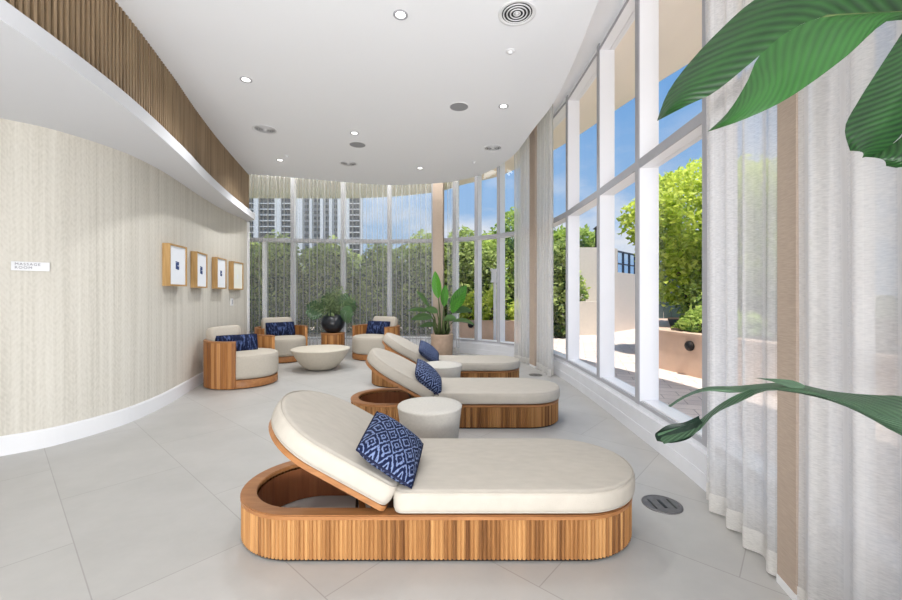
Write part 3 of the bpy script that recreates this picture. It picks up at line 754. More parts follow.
for (tx, tz, ty), ll, w, mt in specs:
    if mt == 'leaf_in_dark': ll, w = ll * 1.15, w * 1.35
    tipv = Vector((tx, ty, tz)); ax = Vector((tx * .28, ty * .3, .40)); d = Vector((tx, ty, (tz - .42) * (1.0 if tz > 1.1 else .45))).normalized()
    lb = tipv - d * ll
    if lb.z < .5: lb.z = .55
    st = MB(); mid = ax.lerp(lb, .5) + Vector((-tx * .10, 0, .05)); pts = [Vector((ax.x * .6, ax.y * .6, .38)), ax.lerp(mid, .6), mid, mid.lerp(lb, .6), lb]
    st.tube(pts, [.022, .020, .015, .010, .007], 7); st.build('stem', M['stalk'], bp)
    big = mt == 'leaf_in'
    leaf_obj(leaf_rows(lb, d, ll * 1.05, w, .35 if big else .9, fold=.25, roll=rnd.uniform(-.3, .3), side=(1, -.2, .1 if tx < 0 else -.3) if big else (.1, -.6, .8)), M[mt], bp, rnd.uniform(.35, .7))

# black bowl vase with monstera leaves and fronds
vs_ = empty('vase_arrangement', (-2.27, 7.7, .462)); tag(vs_, 'round black vase of monstera leaves and fronds on the teak pedestal', 'vase')
m = MB(); prof = [(0, 0), (.1, 0), (.12, .006)]
for k in range(1, 16):
    a = -PI / 2 + .55 + (PI - 1.05) * k / 15; prof.append((.222 * math.cos(a), .185 + .195 * math.sin(a)))
prof += [(prof[-1][0] - .012, prof[-1][1] - .005), (.1, .22), (0, .2)]
m.lathe(prof, 48); m.build('vase', M['vase'], vs_)
def monstera(base, d, side, size, tone):
    """heart leaf with deep slits: separate fingers from the midrib joined at the centre"""
    base = Vector(base); d = Vector(d).normalized(); s = Vector(side); s = (s - d * s.dot(d)).normalized(); nn = d.cross(s); m = MB()
    K = 7
    for sg in (-1, 1):
        for k in range(K):
            t0 = k / K; t1 = (k + .5) / K; w0 = size * .62 * math.sin(PI * (t0 * .78 + .16)); w1 = size * .62 * math.sin(PI * (t1 * .78 + .16))
            a = base + d * (size * t0); c = base + d * (size * (t1 + .05))
            e = a + s * sg * w0 + d * (size * .10) - nn * w0 * .25; f = c + s * sg * w1 + d * (size * .10) - nn * w1 * .25
            am = a.lerp(e, .55) + nn * size * .03; cm = c.lerp(f, .55) + nn * size * .03; tipm = e.lerp(f, .5) + s * sg * .02
            m.add([a, am, e, tipm, f, cm, c], [(0, 1, 5, 6), (1, 2, 3, 5), (3, 4, 5)], tone, False)
    m.tube([base - d * .02, base + d * size], .004, 5)
    return m.build('monstera_leaf', M['monstera'], vs_)
for (bx, by, bz, d, sd, sz, tn) in [(-.14, -.12, .42, (-.9, -.3, .15), (.1, -.3, 1), .30, .4), (.16, -.1, .40, (.8, -.3, -.35), (.2, -.3, 1), .28, .5), (-.05, .05, .5, (-.5, .2, .7), (.7, -.4, .4), .26, .3),
                                   (.1, .1, .5, (.5, .2, .6), (.7, -.5, -.4), .26, .35), (-.2, .05, .36, (-1, .1, .35), (.1, -.4, 1), .24, .3), (.2, .02, .46, (.9, .0, .3), (0, -.5, 1), .24, .45)]:
    st = MB(); st.tube([(0, 0, .22), (bx * .6, by * .6, bz * .8), (bx, by, bz)], [.008, .007, .005], 6); st.build('stem', M['stalk'], vs_)
    monstera((bx, by, bz), d, sd, sz, tn)
for k in range(16):
    a = rnd.uniform(0, 2 * PI); r = rnd.uniform(.1, .9); d = Vector((math.cos(a) * r, math.sin(a) * r * .6 - .1, rnd.uniform(.7, 1.2))).normalized()
    ln = rnd.uniform(.32, .6); m = MB(); p = Vector((0, 0, .26)); pts = [p.copy()]
    for j in range(8): p = p + d * (ln / 8); d = (d + Vector((0, 0, -.05))).normalized(); pts.append(p.copy())
    m.tube(pts, .004, 5)
    sd = d.cross(Vector((0, -1, .3))).normalized(); 
    for j in range(2, 9):
        for sg in (-1, 1):
            q = pts[j]; tp = q + sd * sg * .085 + d * .07; mdl = q.lerp(tp, .5); w = d.cross(sd) * .0 + d * .02
            m.add([q, mdl + w, tp, mdl - w], [(0, 1, 2, 3)], rnd.uniform(.3, .9))
    m.build('frond', M['frond'], vs_)
m = MB()
for k in range(5): m.tube([(.02 * k - .04, -.1, .24), (.025 * k - .05, -.16, .36), (.025 * k - .05, -.17, .46 - .03 * abs(k - 2))], [.012, .022, .004], 7, rnd.random())
m.build('bud_cluster', M['frond'], vs_)

# foreground plant: pot stands to the right outside the frame, leaves arch into view
fp = empty('potted_plant', (.84, .42, 0)); tag(fp, 'foreground plant whose large green paddle leaves arch in from the right edge', 'plant')
loc = Vector((.84, .42, 0))
def fg_patch(name, A, B, mat, bulge=.0, n=26, k=9, tone=.5, flip=False):
    """leaf half lofted between midrib A and margin B; each point (px, py, depth)"""
    def curve(pts):
        v = [P(*p) - loc for p in pts]; out = []
        for i in range(len(v) - 1):
            p0 = v[max(i - 1, 0)]; p1 = v[i]; p2 = v[i + 1]; p3 = v[min(i + 2, len(v) - 1)]
            for s in range(10):
                t = s / 10; out.append(.5 * ((2 * p1) + (p2 - p0) * t + (2 * p0 - 5 * p1 + 4 * p2 - p3) * t * t + (3 * p1 - p0 - 3 * p2 + p3) * t ** 3))
        out.append(v[-1]); return resample(out, n)
    a = curve(A); c = curve(B); m = MB(); rows = []
    for i in range(n):
        w = c[i] - a[i]; nrm = Vector((0, 1, 0)); rows.append([tuple(a[i] + w * (j / k) + nrm * (bulge * math.sin(PI * j / k))) for j in range(k + 1)])
    vs = [p for r in rows for p in r]; K = k + 1
    fs = [(i * K + j, i * K + j + 1, (i + 1) * K + j + 1, (i + 1) * K + j) for i in range(n - 1) for j in range(k)]
    m.add(vs, fs, tone, True, uv=[(i / (n - 1), j / k) for i in range(n) for j in range(K)])
    return m.build(name, mat, fp)
# upper leaf: upper half (margin along the top), lower half hanging
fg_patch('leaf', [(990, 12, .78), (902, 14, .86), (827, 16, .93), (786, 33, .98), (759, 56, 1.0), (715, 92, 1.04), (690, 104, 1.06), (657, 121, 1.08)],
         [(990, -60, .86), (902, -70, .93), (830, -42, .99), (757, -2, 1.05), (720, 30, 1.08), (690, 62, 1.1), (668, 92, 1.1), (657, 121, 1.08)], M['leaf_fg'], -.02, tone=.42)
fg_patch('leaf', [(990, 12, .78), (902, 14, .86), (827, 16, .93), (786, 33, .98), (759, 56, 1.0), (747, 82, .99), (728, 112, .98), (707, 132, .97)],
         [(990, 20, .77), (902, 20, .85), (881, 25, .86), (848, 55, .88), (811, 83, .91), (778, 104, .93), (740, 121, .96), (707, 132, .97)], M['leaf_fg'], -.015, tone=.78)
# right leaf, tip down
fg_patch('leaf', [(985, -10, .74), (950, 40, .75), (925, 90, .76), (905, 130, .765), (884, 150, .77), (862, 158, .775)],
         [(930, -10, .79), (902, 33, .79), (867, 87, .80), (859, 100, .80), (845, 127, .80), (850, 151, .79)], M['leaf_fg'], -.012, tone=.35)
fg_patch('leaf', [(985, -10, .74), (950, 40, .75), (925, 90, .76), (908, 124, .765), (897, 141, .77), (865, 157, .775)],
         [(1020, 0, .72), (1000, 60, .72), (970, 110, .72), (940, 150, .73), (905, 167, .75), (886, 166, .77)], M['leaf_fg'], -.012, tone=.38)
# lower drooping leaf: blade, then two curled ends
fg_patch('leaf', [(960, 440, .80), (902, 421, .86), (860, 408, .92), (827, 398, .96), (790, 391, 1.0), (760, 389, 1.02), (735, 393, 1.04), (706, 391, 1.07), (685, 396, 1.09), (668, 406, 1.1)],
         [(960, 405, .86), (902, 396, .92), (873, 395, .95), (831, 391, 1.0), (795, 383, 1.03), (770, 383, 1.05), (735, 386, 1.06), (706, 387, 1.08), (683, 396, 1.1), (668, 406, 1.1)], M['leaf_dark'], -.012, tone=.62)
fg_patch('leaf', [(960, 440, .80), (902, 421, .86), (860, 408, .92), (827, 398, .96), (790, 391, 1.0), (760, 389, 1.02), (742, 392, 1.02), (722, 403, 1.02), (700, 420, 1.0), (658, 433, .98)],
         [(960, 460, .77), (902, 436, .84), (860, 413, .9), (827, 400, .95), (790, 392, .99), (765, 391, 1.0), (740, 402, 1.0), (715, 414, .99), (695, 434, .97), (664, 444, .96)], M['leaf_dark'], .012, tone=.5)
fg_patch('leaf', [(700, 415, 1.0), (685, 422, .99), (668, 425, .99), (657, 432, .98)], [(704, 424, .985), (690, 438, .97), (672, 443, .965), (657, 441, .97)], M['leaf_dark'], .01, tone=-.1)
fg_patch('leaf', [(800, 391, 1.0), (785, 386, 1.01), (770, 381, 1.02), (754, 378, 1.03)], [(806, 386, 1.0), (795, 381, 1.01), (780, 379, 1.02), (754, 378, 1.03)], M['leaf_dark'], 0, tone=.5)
m = MB(); m.lathe([(0, 0), (.15, 0), (.16, .01), (.175, .3), (.18, .4), (.165, .4), (.16, .34), (0, .34)], 40); m.build('pot', M['pot'], fp)
def stem_to(pts, r):
    s = MB(); s.tube([Vector(p) for p in pts], r, 8); s.build('stem', M['stalk'], fp)
t1 = P(990, 12, .78) - loc; stem_to([(0, 0, .3), (.02, .02, .9), t1 + Vector((-.06, -.10, -.40)), t1 + Vector((.0, -.02, -.06)), t1, P(902, 14, .862) - loc, P(827, 17, .932) - loc, P(786, 34, .982) - loc], [.018, .015, .012, .01, .009, .006, .005, .003])
t2 = P(985, -10, .74) - loc; stem_to([(.03, -.03, .3), (.06, .0, 1.0), t2 + Vector((-.02, -.06, -.35)), t2], [.016, .013, .011, .008])
t3 = P(960, 440, .80) - loc; stem_to([(-.02, .03, .3), (.02, .1, .55), t3 + Vector((.02, -.05, -.1)), t3], [.014, .012, .009, .006])

# ------------------------------------------------------------------ ceiling fittings
ZC = 3.29
def atc(px, py): Y = (ZC - H) * F / (HY - py); return ((px - CX) / F * Y, Y)
def vent(px, py, r, lab):
    x, y = atc(px, py); e = empty('ceiling_diffuser', (x, y, ZC)); tag(e, lab, 'air vent', 'round ceiling air diffusers')
    m = MB(); m.lathe([(r, -.001), (r, -.006), (r * .95, -.008), (r * .84, -.008), (r * .80, -.003)], 48); m.build('flange', M['white'], e)
    m = MB(); m.lathe([(r * .82, -.002), (0, -.002)], 40); m.build('backing', M['ventdark'], e)
    m = MB()
    for k in range(4):
        a = r * (.74 - .18 * k); m.lathe([(a, -.004), (a, -.008), (a - r * .06, -.009), (a - r * .065, -.005)], 40)
    m.lathe([(r * .1, -.004), (r * .09, -.010), (0, -.011)], 24); m.build('louver_rings', M['white'], e)
vent(517, 13, .14, 'largest looking round air diffuser on the ceiling near the top edge')
vent(265, 129.5, .15, 'round air diffuser on the ceiling near the slatted bulkhead')
vent(348.5, 163.5, .14, 'round air diffuser on the ceiling above the far windows')
vent(493, 148, .135, 'round air diffuser on the ceiling near the curved right edge')
def speaker(px, py, r, lab):
    x, y = atc(px, py); e = empty('ceiling_speaker', (x, y, ZC)); tag(e, lab, 'speaker', 'grey ceiling speakers')
    m = MB(); m.lathe([(r, -.001), (r, -.006), (r * .95, -.008), (r * .93, -.005)], 40); m.build('rim', M['white'], e)
    m = MB(); m.lathe([(r * .94, -.005), (0, -.007)], 40); m.build('grille', M['grille'], e)
speaker(459, 106.5, .108, 'round grey speaker grille on the ceiling, right of centre')
speaker(357.5, 144.5, .115, 'round grey speaker grille on the ceiling, left of centre')
LIGHTS = []
def downlight(px, py, lab):
    x, y = atc(px, py); e = empty('recessed_downlight', (x, y, ZC)); tag(e, lab, 'ceiling light', 'small recessed downlights'); r = .055
    m = MB(); m.lathe([(r, -.001), (r, -.006), (r * .86, -.008), (r * .62, -.002)], 32); m.build('trim_ring', M['gasket'], e)
    m = MB(); m.lathe([(r * .66, -.0035), (0, -.0035)], 32); m.build('lens', M['lens'], e); LIGHTS.append((x, y))
for a in [(400.5, 14.5, 'lit recessed downlight nearest the top edge of the ceiling'), (246, 79.5, 'lit recessed downlight beside the slatted bulkhead'), (503.5, 106, 'lit recessed downlight right of the grey speaker'),
          (354.5, 133, 'lit recessed downlight just in front of the left grey speaker'), (280, 160, 'lit recessed downlight nearest the far left end of the slats'), (420, 168, 'lit recessed downlight farthest toward the far windows')]: downlight(*a)
def sprinkler(px, py, r, lab):
    x, y = atc(px, py); e = empty('sprinkler_cap', (x, y, ZC)); tag(e, lab, 'sprinkler', 'small white sprinkler caps')
    m = MB(); m.lathe([(r, .02), (r, -.005), (r * .8, -.008), (r * .55, -.008)], 24); m.build('flange', M['white'], e)
    m = MB(); m.lathe([(r * .55, -.004), (r * .5, -.022), (0, -.025)], 20); m.build('cap', M['frame'], e)
sprinkler(510.5, 51, .04, 'small white sprinkler cap behind the largest air diffuser')
sprinkler(287, 156, .035, 'small white sprinkler cap beside the far left downlight')
sprinkler(474, 162, .035, 'small white sprinkler cap near the far right ceiling edge')

# floor box covers
def floorbox(px, py, r, lab):
    Y = H * F / (py - HY); x = (px - CX) / F * Y; e = empty('floor_outlet_cover', (x, Y, 0)); tag(e, lab, 'floor outlet', 'round floor outlet covers')
    m = MB(); m.lathe([(r, 0), (r, .004), (r * .9, .006), (r * .88, .004)], 40); m.build('ring', M['brass'], e)
    m = MB(); m.lathe([(r * .88, .004), (0, .004)], 40); m.build('lid', M['brass'], e)
    m = MB(); m.box(-.008, -.045, .004, .008, .045, .0062); m.box(-.06, -.05, .004, -.05, .05, .0055); m.box(.05, -.05, .004, .06, .05, .0055); m.build('latch', M['metal'], e)
floorbox(662, 504.5, .106, 'round metal floor outlet cover right of the nearest lounger')
floorbox(535.5, 375, .098, 'round metal floor outlet cover near the mid-room pilaster')

# ------------------------------------------------------------------ on the left wall
def wall_at(px):
    r = (px - CX) / F
    for i in range(len(WL) - 1):
        a, c = WL[i], WL[i + 1]
        if a.y < 2.2 or c.y > 7.4: continue
        fa, fc = a.x - r * a.y, c.x - r * c.y
        if fa * fc <= 0: 
            t = fa / (fa - fc + 1e-12); d = (c - a).normalized(); return a.lerp(c, t), d
def on_wall(name, px, z):
    p, d = wall_at(px); return empty(name, (p.x, p.y, z), math.atan2(d.y, d.x)), p    # local x runs along the wall away from camera, room at local -y
def shadow_box(px, pyc, lab, ink, mat='paper', sz=.06):
    p, d = wall_at(px); z = H - (pyc - HY) / F * p.y
    e = empty('shadow_box_frame', (p.x, p.y, z), math.atan2(d.y, d.x)); tag(e, lab, 'picture frame', 'framed artworks on the left wall')
    w, h, dp, t = .40, .455, .075, .018; m = MB()
    m.box(0, -dp, -h / 2, t, -.002, h / 2); m.box(w - t, -dp, -h / 2, w, -.002, h / 2); m.box(t, -dp, -h / 2, w - t, -.002, -h / 2 + t); m.box(t, -dp, h / 2 - t, w - t, -.002, h / 2); m.build('wood_frame', M['oak'], e)
    m = MB(); m.box(t, -dp + .012, -h / 2 + t, w - t, -dp + .018, h / 2 - t); m.build('mat_board', M[mat], e)
    m = MB()
    if ink:
        cx_ = w / 2 - .01
        for (a, bb, c2, d2) in ((-.035, -.04, -.004, .03), (.002, -.045, .036, -.006), (.0, .002, .032, .042), (-.04, .034, -.006, .045)): m.box(cx_ + a * sz / .06, -dp + .008, bb * sz / .06, cx_ + c2 * sz / .06, -dp + .012, d2 * sz / .06)
        m.build('artwork', M['ink'], e)
    else:
        m.box(w / 2 - .02, -dp + .009, -.05, w / 2 + .01, -dp + .012, .02); m.build('artwork', M['paper'], e)
shadow_box(162, 264.3, 'oak framed artwork with small blue motif, nearest of the four', True)
shadow_box(190.3, 269.4, 'oak framed artwork with blue motif, second nearest of the four', True, sz=.066)
shadow_box(211.6, 272.7, 'oak framed artwork with blue motif, third from the camera', True, sz=.055)
shadow_box(228.5, 275.3, 'oak framed pale artwork nearest the far window', False, 'paper2')
p, d = wall_at(230.5); e = empty('wall_switch', (p.x, p.y, H - (302 - HY) / F * p.y), math.atan2(d.y, d.x)); tag(e, 'small white wall plate below the last framed artwork', 'switch')
m = MB(); m.box(-.0, -.008, -.06, .085, 0, .06); m.build('plate', M['white'], e)
m = MB(); m.box(.028, -.014, -.033, .057, -.008, .033); m.build('rocker', M['gasket'], e)
p, d = wall_at(11); e = empty('room_sign', (p.x, p.y, H - (265.8 - HY) / F * p.y), 0)
p2, d2 = wall_at(49.5); dd = (p2 - p); e.rotation_euler = (0, 0, math.atan2(dd.y, dd.x)); wl_ = dd.length
tag(e, 'small white room sign with two lines of grey lettering on left wall', 'sign')
m = MB(); m.box(0, -.022, -.034, wl_, -.010, .034); m.build('plate', M['white'], e)
m = MB(); m.box(.03, -.010, -.02, wl_ - .03, .03, .02); m.build('standoff', M['gasket'], e)
for k, (txt, zz) in enumerate((('MASSAGE', .006), ('ROOM', -.020))):
    cu = bpy.data.curves.new('lettering', 'FONT'); cu.body = txt; cu.size = .027; cu.space_character = 1.25; cu.extrude = .0008
    tmp = bpy.data.objects.new('tmp', cu); C.objects.link(tmp); me = bpy.data.meshes.new_from_object(tmp); bpy.data.objects.remove(tmp); me.materials.clear(); me.materials.append(M['text'])
    o = bpy.data.objects.new('lettering', me); C.objects.link(o); o.parent = e; o.location = (.018, -.0232, zz); o.rotation_euler = (PI / 2, 0, 0)

# ------------------------------------------------------------------ outside
b = MB(); b.prism([(1.2, -8), (14, -8), (14, 15.5), (-12, 15.5), (-12, 8.2)] + [tuple(p) for p in offset(W, .1)], -.1, -.02); struct(b.build('terrace_paving', M['pavers']), 'paved terrace outside the windows')
b = MB(); b.box(-400, -60, -.5, 400, 600, -.12); struct(b.build('garden_ground', M['ground']))

def foliage(mb, blobs, n, size, rnd, hang=0):
    tot = sum(bl[3] * bl[4] * bl[5] for bl in blobs)
    for (x, y, z, rx, ry, rz) in blobs:
        k = int(n * rx * ry * rz / tot) + 20
        for _ in range(k):
            while True:
                q = Vector((rnd.uniform(-1, 1), rnd.uniform(-1, 1), rnd.uniform(-1, 1)))
                if .25 < q.length < 1: break
            q = q.normalized() * (q.length ** .5) * (1 + .12 * math.sin(q.x * 9 + z) * math.sin(q.z * 8 + x))
            c = Vector((x + q.x * rx, y + q.y * ry, z + q.z * rz))
            d = Vector((rnd.gauss(0, 1), rnd.gauss(0, 1), rnd.gauss(-.2 - hang, .6))).normalized(); s = d.orthogonal().normalized(); s = Matrix.Rotation(rnd.uniform(0, 6.28), 3, d) @ s
            l = size * rnd.uniform(.7, 1.4); w = l * .30; up = d.cross(s)
            m1 = c + d * l * .45
            tn = min(1, max(0, .45 + .35 * q.z + rnd.gauss(0, .2)))  # leaves lighten toward each clump's top, daylight painted into the tone
            mb.add([c, m1 + s * w + up * w * .4, c + d * l, m1 - s * w + up * w * .4], [(0, 1, 2), (0, 2, 3)], tn)
def tree(name, lab, cat, loc, blobs, n, size, mat, seed, trunk=None, group=None):
    r = random.Random(seed); e = empty(name, loc); tag(e, lab, cat, group)
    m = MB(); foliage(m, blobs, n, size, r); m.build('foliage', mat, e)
    m = MB()
    zt = max(bl[2] for bl in blobs); base = 0
    for (x, y, z, rx, ry, rz) in blobs[:5]:
        m.tube([(x * .1, y * .1, -.02), (x * .35, y * .35, z * .4), (x * .8, y * .8, z * .8), (x, y, z)], [.07, .05, .03, .012], 6)
    m.build('trunk', M['bark'], e); return e
# hedge trees behind the far windows
hb = [(0, 0, 1.0, .95, .7, 1.1), (.3, .1, 1.9, .75, .6, .75), (-.45, 0, 1.8, .65, .6, .7), (.0, 0, 2.4, .5, .5, .5)]
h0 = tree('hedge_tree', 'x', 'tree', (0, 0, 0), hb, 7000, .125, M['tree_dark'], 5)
HL = [((-6.9, 12.6), 1.16, 'dense green hedge tree behind the far curtain, leftmost beside the left wall corner'), ((-5.3, 12.3), 1.1, 'dense green hedge tree behind the far curtain, left of the vase'),
      ((-3.75, 12.6), 1.06, 'dense green hedge tree behind the far curtain, straight above the vase'), ((-2.2, 12.3), 1.0, 'dense green hedge tree behind the far curtain, above the right armchair'),
      ((-.8, 12.4), 1.12, 'dense green hedge tree behind the far curtain, left of the far pilaster'), ((.45, 12.9), 1.18, 'dense green hedge tree just right of the far pilaster')]
for i, ((x, y), s, lab) in enumerate(HL):
    o = h0 if i == 0 else copy_tree(h0)
    o.location = (x, y, -.1); o.rotation_euler = (0, 0, i * 1.7); o.scale = (s * 1.02, s, s); tag(o, lab, 'tree', 'hedge trees beyond the far windows')
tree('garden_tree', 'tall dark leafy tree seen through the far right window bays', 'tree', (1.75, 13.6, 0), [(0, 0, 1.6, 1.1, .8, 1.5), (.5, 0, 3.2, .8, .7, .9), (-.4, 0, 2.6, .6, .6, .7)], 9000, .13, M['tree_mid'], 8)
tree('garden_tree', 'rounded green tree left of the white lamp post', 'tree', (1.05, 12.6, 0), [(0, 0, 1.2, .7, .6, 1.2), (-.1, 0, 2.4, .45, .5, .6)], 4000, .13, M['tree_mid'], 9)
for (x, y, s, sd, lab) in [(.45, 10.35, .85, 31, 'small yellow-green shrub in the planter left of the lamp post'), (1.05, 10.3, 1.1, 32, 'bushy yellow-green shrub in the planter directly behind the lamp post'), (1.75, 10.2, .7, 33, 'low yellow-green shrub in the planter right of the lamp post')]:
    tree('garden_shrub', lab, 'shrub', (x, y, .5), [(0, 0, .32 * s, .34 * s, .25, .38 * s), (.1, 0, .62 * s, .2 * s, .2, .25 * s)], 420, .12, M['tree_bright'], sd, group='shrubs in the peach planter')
e = empty('garden_planter', (0, 0, 0)); tag(e, 'peach stucco planter wall seen through the far right window bays', 'planter')
m = MB(); m.prism([(-.1, 10.15), (.9, 10.08), (2.5, 9.95), (2.5, 10.6), (-.1, 10.8)], -.02, .50); m.prism([(-.12, 10.12), (.9, 10.05), (2.52, 9.92), (2.52, 10.06), (.9, 10.2), (-.12, 10.27)], .50, .535); m.build('planter_wall', M['peach'], e)
m = MB(); m.prism([(0, 10.3), (2.4, 10.1), (2.4, 10.55), (0, 10.75)], .49, .515); m.build('soil', M['soil'], e)
e = empty('lamp_post', (1.07, 9.75, -.02)); tag(e, 'white boxy lamp post standing outside the far right windows', 'lamp')
m = MB(); m.box(-.035, -.03, 0, .035, .03, 1.5); m.box(-.08, -.08, 0, .08, .08, .03); m.build('pole', M['white'], e)
m = MB(); m.box(-.10, -.08, 1.50, .05, .08, 1.55); m.box(-.085, -.06, 1.55, .035, .06, 1.78); m.box(-.11, -.09, 1.78, .06, .09, 1.83); m.build('lantern_box', M['white'], e)
def bulkhead_light(x, y, z, ang, lab):
    e = empty('wall_light', (x, y, z), ang); tag(e, lab, 'wall light', 'round dark planter wall lights'); T = Matrix.Rotation(PI / 2, 4, 'X')
    m = MB(); m.X = T; m.lathe([(0, 0), (.075, 0), (.075, .03), (.06, .05)], 24); m.build('housing', M['dark'], e)
    m = MB(); m.X = T; m.lathe([(.06, .045), (.04, .062), (0, .066)], 24); m.build('lens', M['metal'], e)
bulkhead_light(.50, 10.11, .42, -.05, 'round dark light on the peach planter by the potted plant')

hg = empty('clipped_hedge', (-3.5, 14.9, 0)); tag(hg, 'long dark clipped hedge in shade behind the hedge trees', 'hedge')
m = MB(); foliage(m, [(x, 0, 1.1, .9, .45, 1.35) for x in [-6.5 + .8 * k for k in range(17)]], 13000, .16, random.Random(77)); m.build('foliage', M['tree_dark'], hg)
m = MB()
for k in range(17): m.tube([(-6.5 + .8 * k, 0, -.1), (-6.5 + .8 * k, .05, 1.2)], [.05, .02], 6)
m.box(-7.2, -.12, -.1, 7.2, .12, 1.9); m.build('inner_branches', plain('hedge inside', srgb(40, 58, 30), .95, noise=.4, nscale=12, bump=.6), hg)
# right side: raised planter, tree, ground cover, fence, tall wall, railing
e = empty('garden_planter', (0, 0, 0)); tag(e, 'raised peach planter wall outside the nearest right window', 'planter')
PL = [(3.38, 6.7), (3.6, 5.78), (4.2, 3.4), (9, 3.4), (12, 13.6), (6.95, 13.6)]
m = MB(); m.prism(PL, -.02, .57); m.build('planter_wall', M['peach'], e)
m = MB(); m.prism([(3.36, 6.72), (3.58, 5.77), (4.19, 3.36), (4.42, 3.4), (3.8, 5.8), (3.58, 6.72)], .57, .61); m.build('coping', M['peach'], e)
m = MB(); m.prism([(3.7, 6.7), (3.9, 5.8), (4.5, 3.6), (8.9, 3.5), (11.5, 13.4), (7.2, 13.4)], .56, .6); m.build('soil', M['soil'], e)
dv = Vector((.22, -.92)); bulkhead_light(3.555, 5.94, .43, math.atan2(dv.y, dv.x), 'round dark light on the raised planter outside the nearest window')
tree('garden_tree', 'bright yellow-green leafy tree over the raised planter in the right window', 'tree', (4.85, 7.7, .57), [(0, 0, 2.0, 1.25, 1.0, 1.15), (.6, -.3, 1.4, .9, .8, .9), (-.45, .1, 1.15, .7, .6, .75), (-.9, .3, 2.1, .5, .5, .5), (.4, -.6, 2.4, .8, .7, .6)], 15000, .115, M['tree_bright'], 14)
tree('garden_shrub', 'darker green weeping shrub under the bright tree in the right window', 'shrub', (4.95, 7.6, .57), [(0, -.2, .55, .8, .5, .6), (.5, -.4, .9, .6, .5, .7)], 3500, .09, M['tree_mid'], 15)
for (x, y, sd, lab) in [(3.95, 6.35, 41, 'low spilling plant at the left end of the raised planter'), (4.1, 5.75, 42, 'low spilling plant in the raised planter beside the round light'), (4.45, 6.7, 43, 'low leafy plant behind the spilling plants of the raised planter')]:
    tree('ground_cover', lab, 'shrub', (x, y, .6), [(0, 0, .12, .34, .34, .16), (.1, .1, .22, .25, .25, .16)], 420, .10, M['tree_mid'], sd, group='ground cover in the raised planter')
e = empty('garden_fence', (0, 0, 0)); tag(e, 'dark green vertical board fence behind the right window tree', 'fence')
m = MB(); a = Vector((5.15, 10.4)); c = Vector((9.5, 9.2)); n = 26
for k in range(n):
    p0 = a.lerp(c, k / n); p1 = a.lerp(c, (k + .93) / n); m.bar((p0.x, p0.y, 1.15), (p1.x, p1.y, 1.15), .03, 1.15)
m.build('boards', M['fence'], e); m = MB(); m.bar((a.x, a.y + .04, 1.5), (c.x, c.y + .04, 1.5), .04, .06); m.bar((a.x, a.y + .04, .8), (c.x, c.y + .04, .8), .04, .06); m.build('rails', M['steel_blue'], e)
e = empty('garden_wall', (0, 0, 0)); tag(e, 'tall beige stucco garden wall across the terrace', 'wall')
m = MB(); m.prism([(2.6, 12.5), (5.0, 12.55), (5.38, 12.92), (5.3, 13.2), (2.6, 12.9)], -.02, 2.66); m.build('tall_section', M['beige_out'], e)
m = MB(); m.prism([(5.38, 12.92), (6.7, 14.3), (6.5, 14.5), (5.3, 13.2)], -.02, 1.9); m.build('low_section', M['beige_out'], e)
m = MB(); m.prism([(2.6, 11.7), (4.5, 11.9), (4.5, 12.5), (2.6, 12.5)], -.02, .98); m.build('planter_bench', M['beige_out'], e)
tree('garden_shrub', 'small green shrub against the tall beige garden wall', 'shrub', (3.85, 12.2, .95), [(0, 0, .3, .28, .2, .4), (-.1, 0, .75, .2, .15, .25)], 420, .13, M['tree_mid'], 51)
tree('garden_tree', 'feathery green tree rising behind the tall beige garden wall', 'tree', (4.5, 14.6, 0), [(0, 0, 3.1, .9, .6, .55), (-.6, 0, 2.6, .6, .5, .8)], 1700, .2, M['tree_mid'], 52)
tree('garden_tree', 'dark green tree at the left end of the tall garden wall', 'tree', (3.05, 11.2, 0), [(0, 0, .9, .35, .35, .95), (.05, 0, 2.0, .35, .35, .7)], 2000, .16, M['tree_dark'], 53)
e = empty('glass_railing', (0, 0, 0)); tag(e, 'glass railing with dark blue steel frame on the lower garden wall', 'railing')
a = Vector((5.40, 13.05)); c = Vector((6.6, 14.35)); m = MB()
for k in range(4): p0 = a.lerp(c, k / 3); m.box(p0.x - .03, p0.y - .03, 1.9, p0.x + .03, p0.y + .03, 2.62)
m.build('posts', M['steel_blue'], e); m = MB(); m.bar((a.x, a.y, 2.6), (c.x, c.y, 2.6), .05, .05); m.bar((a.x, a.y, 2.2), (c.x, c.y, 2.2), .04, .04); m.build('rails', M['steel_blue'], e)
m = MB(); m.bar((a.x, a.y, 2.25), (c.x, c.y, 2.25), .01, .66); m.build('glass_panel', M['railglass'], e)
e = empty('garden_lantern', (4.78, 12.72, 2.66)); tag(e, 'dark lantern standing on the tall beige garden wall', 'lantern')
m = MB(); m.box(-.2, -.12, 0, .2, .12, .05); m.box(-.16, -.1, .05, .16, .1, .6); m.build('housing', M['dark'], e); m = MB(); m.lathe([(.28, .6), (.1, .75), (.0, .78)], 4); m.build('cap', M['dark'], e)

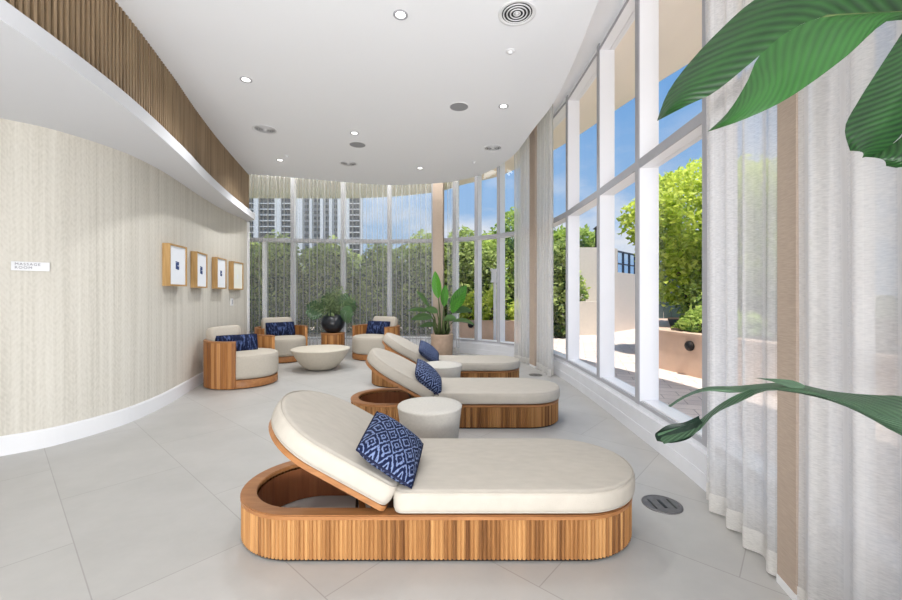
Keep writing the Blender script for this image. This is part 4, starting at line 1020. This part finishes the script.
# apartment tower far behind
e = empty('apartment_tower', (-101, 205, 0)); tag(e, 'tall white apartment tower with dark glazing beyond the hedge trees', 'building')
def tx(px): return (px - CX) / F * 205 + 101
m = MB(); m.box(tx(236), 0, 0, tx(361), 3, 120); m.build('tower_body', M['tower_grey'], e)
for (a, c) in ((236, 255), (259, 276), (282.5, 291), (350, 361.5)):
    m = MB(); m.box(tx(a), -.6, 0, tx(c), -.1, 120); m.build('glazing', M['tower_dark'], e)
for (a, c) in ((255, 259.5), (276, 282), (297.5, 303.5), (310.5, 313), (321, 324), (330, 333), (338.5, 350), (361, 363)):
    m = MB(); m.box(tx(a), -1.6, 0, tx(c), -.1, 120); m.build('column', M['tower_white'], e)
for (a, c) in ((304, 310), (313, 321), (324.5, 330), (333.5, 338)):
    m = MB()
    for k in range(40): m.box(tx(a + 1), -.5, k * 2.95 + .9, tx(c - 1), -.1, k * 2.95 + 2.5)
    m.build('window_stack', M['tower_dark'], e)
for (a, c) in ((259, 276), (282.5, 297), (350, 361.5), (236, 255)):
    m = MB()
    for k in range(40): m.box(tx(a), -1.2, k * 2.95, tx(c), -.2, k * 2.95 + .4)
    m.build('balcony_bands', M['tower_white'], e)

# ------------------------------------------------------------------ sky, sun, lamps
w = bpy.data.worlds.new('World'); bpy.context.scene.world = w; w.use_nodes = True; nt = w.node_tree; nt.nodes.clear()
out = nt.nodes.new('ShaderNodeOutputWorld'); bg = nt.nodes.new('ShaderNodeBackground')
tc = N(nt, 'ShaderNodeTexCoord'); sp = N(nt, 'ShaderNodeSeparateXYZ'); L(nt, tc.outputs['Generated'], sp.inputs[0])
sky = ramp(nt, sp.outputs['Z'], [(0, srgb(196, 218, 242)), (.2, srgb(158, 196, 238)), (.45, srgb(116, 172, 232)), (1, srgb(92, 150, 222))])
nz = N(nt, 'ShaderNodeTexNoise'); nz.inputs['Scale'].default_value = 3.2; nz.inputs['Detail'].default_value = 7; nz.inputs['Roughness'].default_value = .55
mp = N(nt, 'ShaderNodeMapping'); mp.inputs['Scale'].default_value = (1, 1, 2.2); mp.inputs['Location'].default_value = (.4, .2, 0); L(nt, tc.outputs['Generated'], mp.inputs['Vector']); L(nt, mp.outputs[0], nz.inputs['Vector'])
low = ramp(nt, sp.outputs['Z'], [(.12, (1, 1, 1, 1)), (.42, (0, 0, 0, 1))])
cl = ramp(nt, nz.outputs['Fac'], [(.46, (0, 0, 0, 1)), (.62, (1, 1, 1, 1))])
mk = N(nt, 'ShaderNodeMix', data_type='RGBA', blend_type='MULTIPLY'); mk.inputs['Factor'].default_value = 1; L(nt, low, mk.inputs[6]); L(nt, cl, mk.inputs[7])
mx = N(nt, 'ShaderNodeMix', data_type='RGBA'); L(nt, mk.outputs[2], mx.inputs['Factor']); L(nt, sky, mx.inputs[6]); mx.inputs[7].default_value = srgb(238, 242, 250)
L(nt, mx.outputs[2], bg.inputs['Color']); bg.inputs['Strength'].default_value = 1.0; L(nt, bg.outputs[0], out.inputs['Surface'])

def lamp(name, kind, energy, loc, rot=(0, 0, 0), **kw):
    l = bpy.data.lights.new(name, kind); l.energy = energy
    for k, v in kw.items(): setattr(l, k, v)
    o = bpy.data.objects.new(name, l); C.objects.link(o); o.location = loc; o.rotation_euler = rot; return o
sun = lamp('sun', 'SUN', 6.0, (0, 0, 20), angle=math.radians(.6), color=(1, .97, .92))
sun.rotation_euler = Vector((-.03, .38, -1)).to_track_quat('-Z', 'Y').to_euler()
for i, (x, y) in enumerate(LIGHTS + [(-1.6, 1.2), (-.4, .6), (-2.6, -1.0), (-.6, -1.2)]):  # last four spots are out of view, added as fill without fixtures
    lamp('downlight_lamp', 'SPOT', 36 + 24 * max(0, y - 2), (x, y, ZC - .03), spot_size=math.radians(140), spot_blend=1, shadow_soft_size=.05, color=(.98, .987, 1))
cv = resample([p for p in offset(W, -.55) if p.y > 7.2 and p.x < .1], 5)
for a, c in zip(cv[:-1], cv[1:]):
    mdl = a.lerp(c, .5); dd = c - a
    lamp('recess_fill', 'AREA', 17, (mdl.x, mdl.y, 3.95), (math.radians(20), 0, math.atan2(dd.y, dd.x)), shape='RECTANGLE', size=dd.length, size_y=.45, color=(1, .98, .95))  # unseen lamps added in the recess to brighten the far curtains
lamp('fill_light', 'AREA', 70, (.1, -2.6, 2.0), (math.radians(86), 0, 0), shape='RECTANGLE', size=2.4, size_y=2.0, color=(.98, .987, 1))  # unseen fill added behind the camera to brighten the room
lamp('ceiling_fill', 'AREA', 245, (-.3, -1.6, .5), (math.radians(122), 0, 0), shape='RECTANGLE', size=3.0, size_y=1.0, color=(.98, .987, 1))  # unseen uplight added behind the camera to lift the ceiling

# ------------------------------------------------------------------ camera
cam = bpy.data.cameras.new('camera'); cam.sensor_width = 36; cam.lens = F / 902 * 36; cam.shift_y = -6 / 902; cam.clip_end = 2000; cam.clip_start = .02
co = bpy.data.objects.new('camera', cam); C.objects.link(co); co.location = (0, 0, H); co.rotation_euler = (PI / 2, 0, 0)
sc = bpy.context.scene; sc.camera = co
sc.view_settings.view_transform = 'Standard'; sc.view_settings.look = 'None'; sc.view_settings.exposure = -0.1
sc.cycles.transparent_max_bounces = 24; sc.cycles.max_bounces = 10; sc.cycles.diffuse_bounces = 6
sc.cycles.use_denoising = True
sc.cycles.sample_clamp_indirect = 4
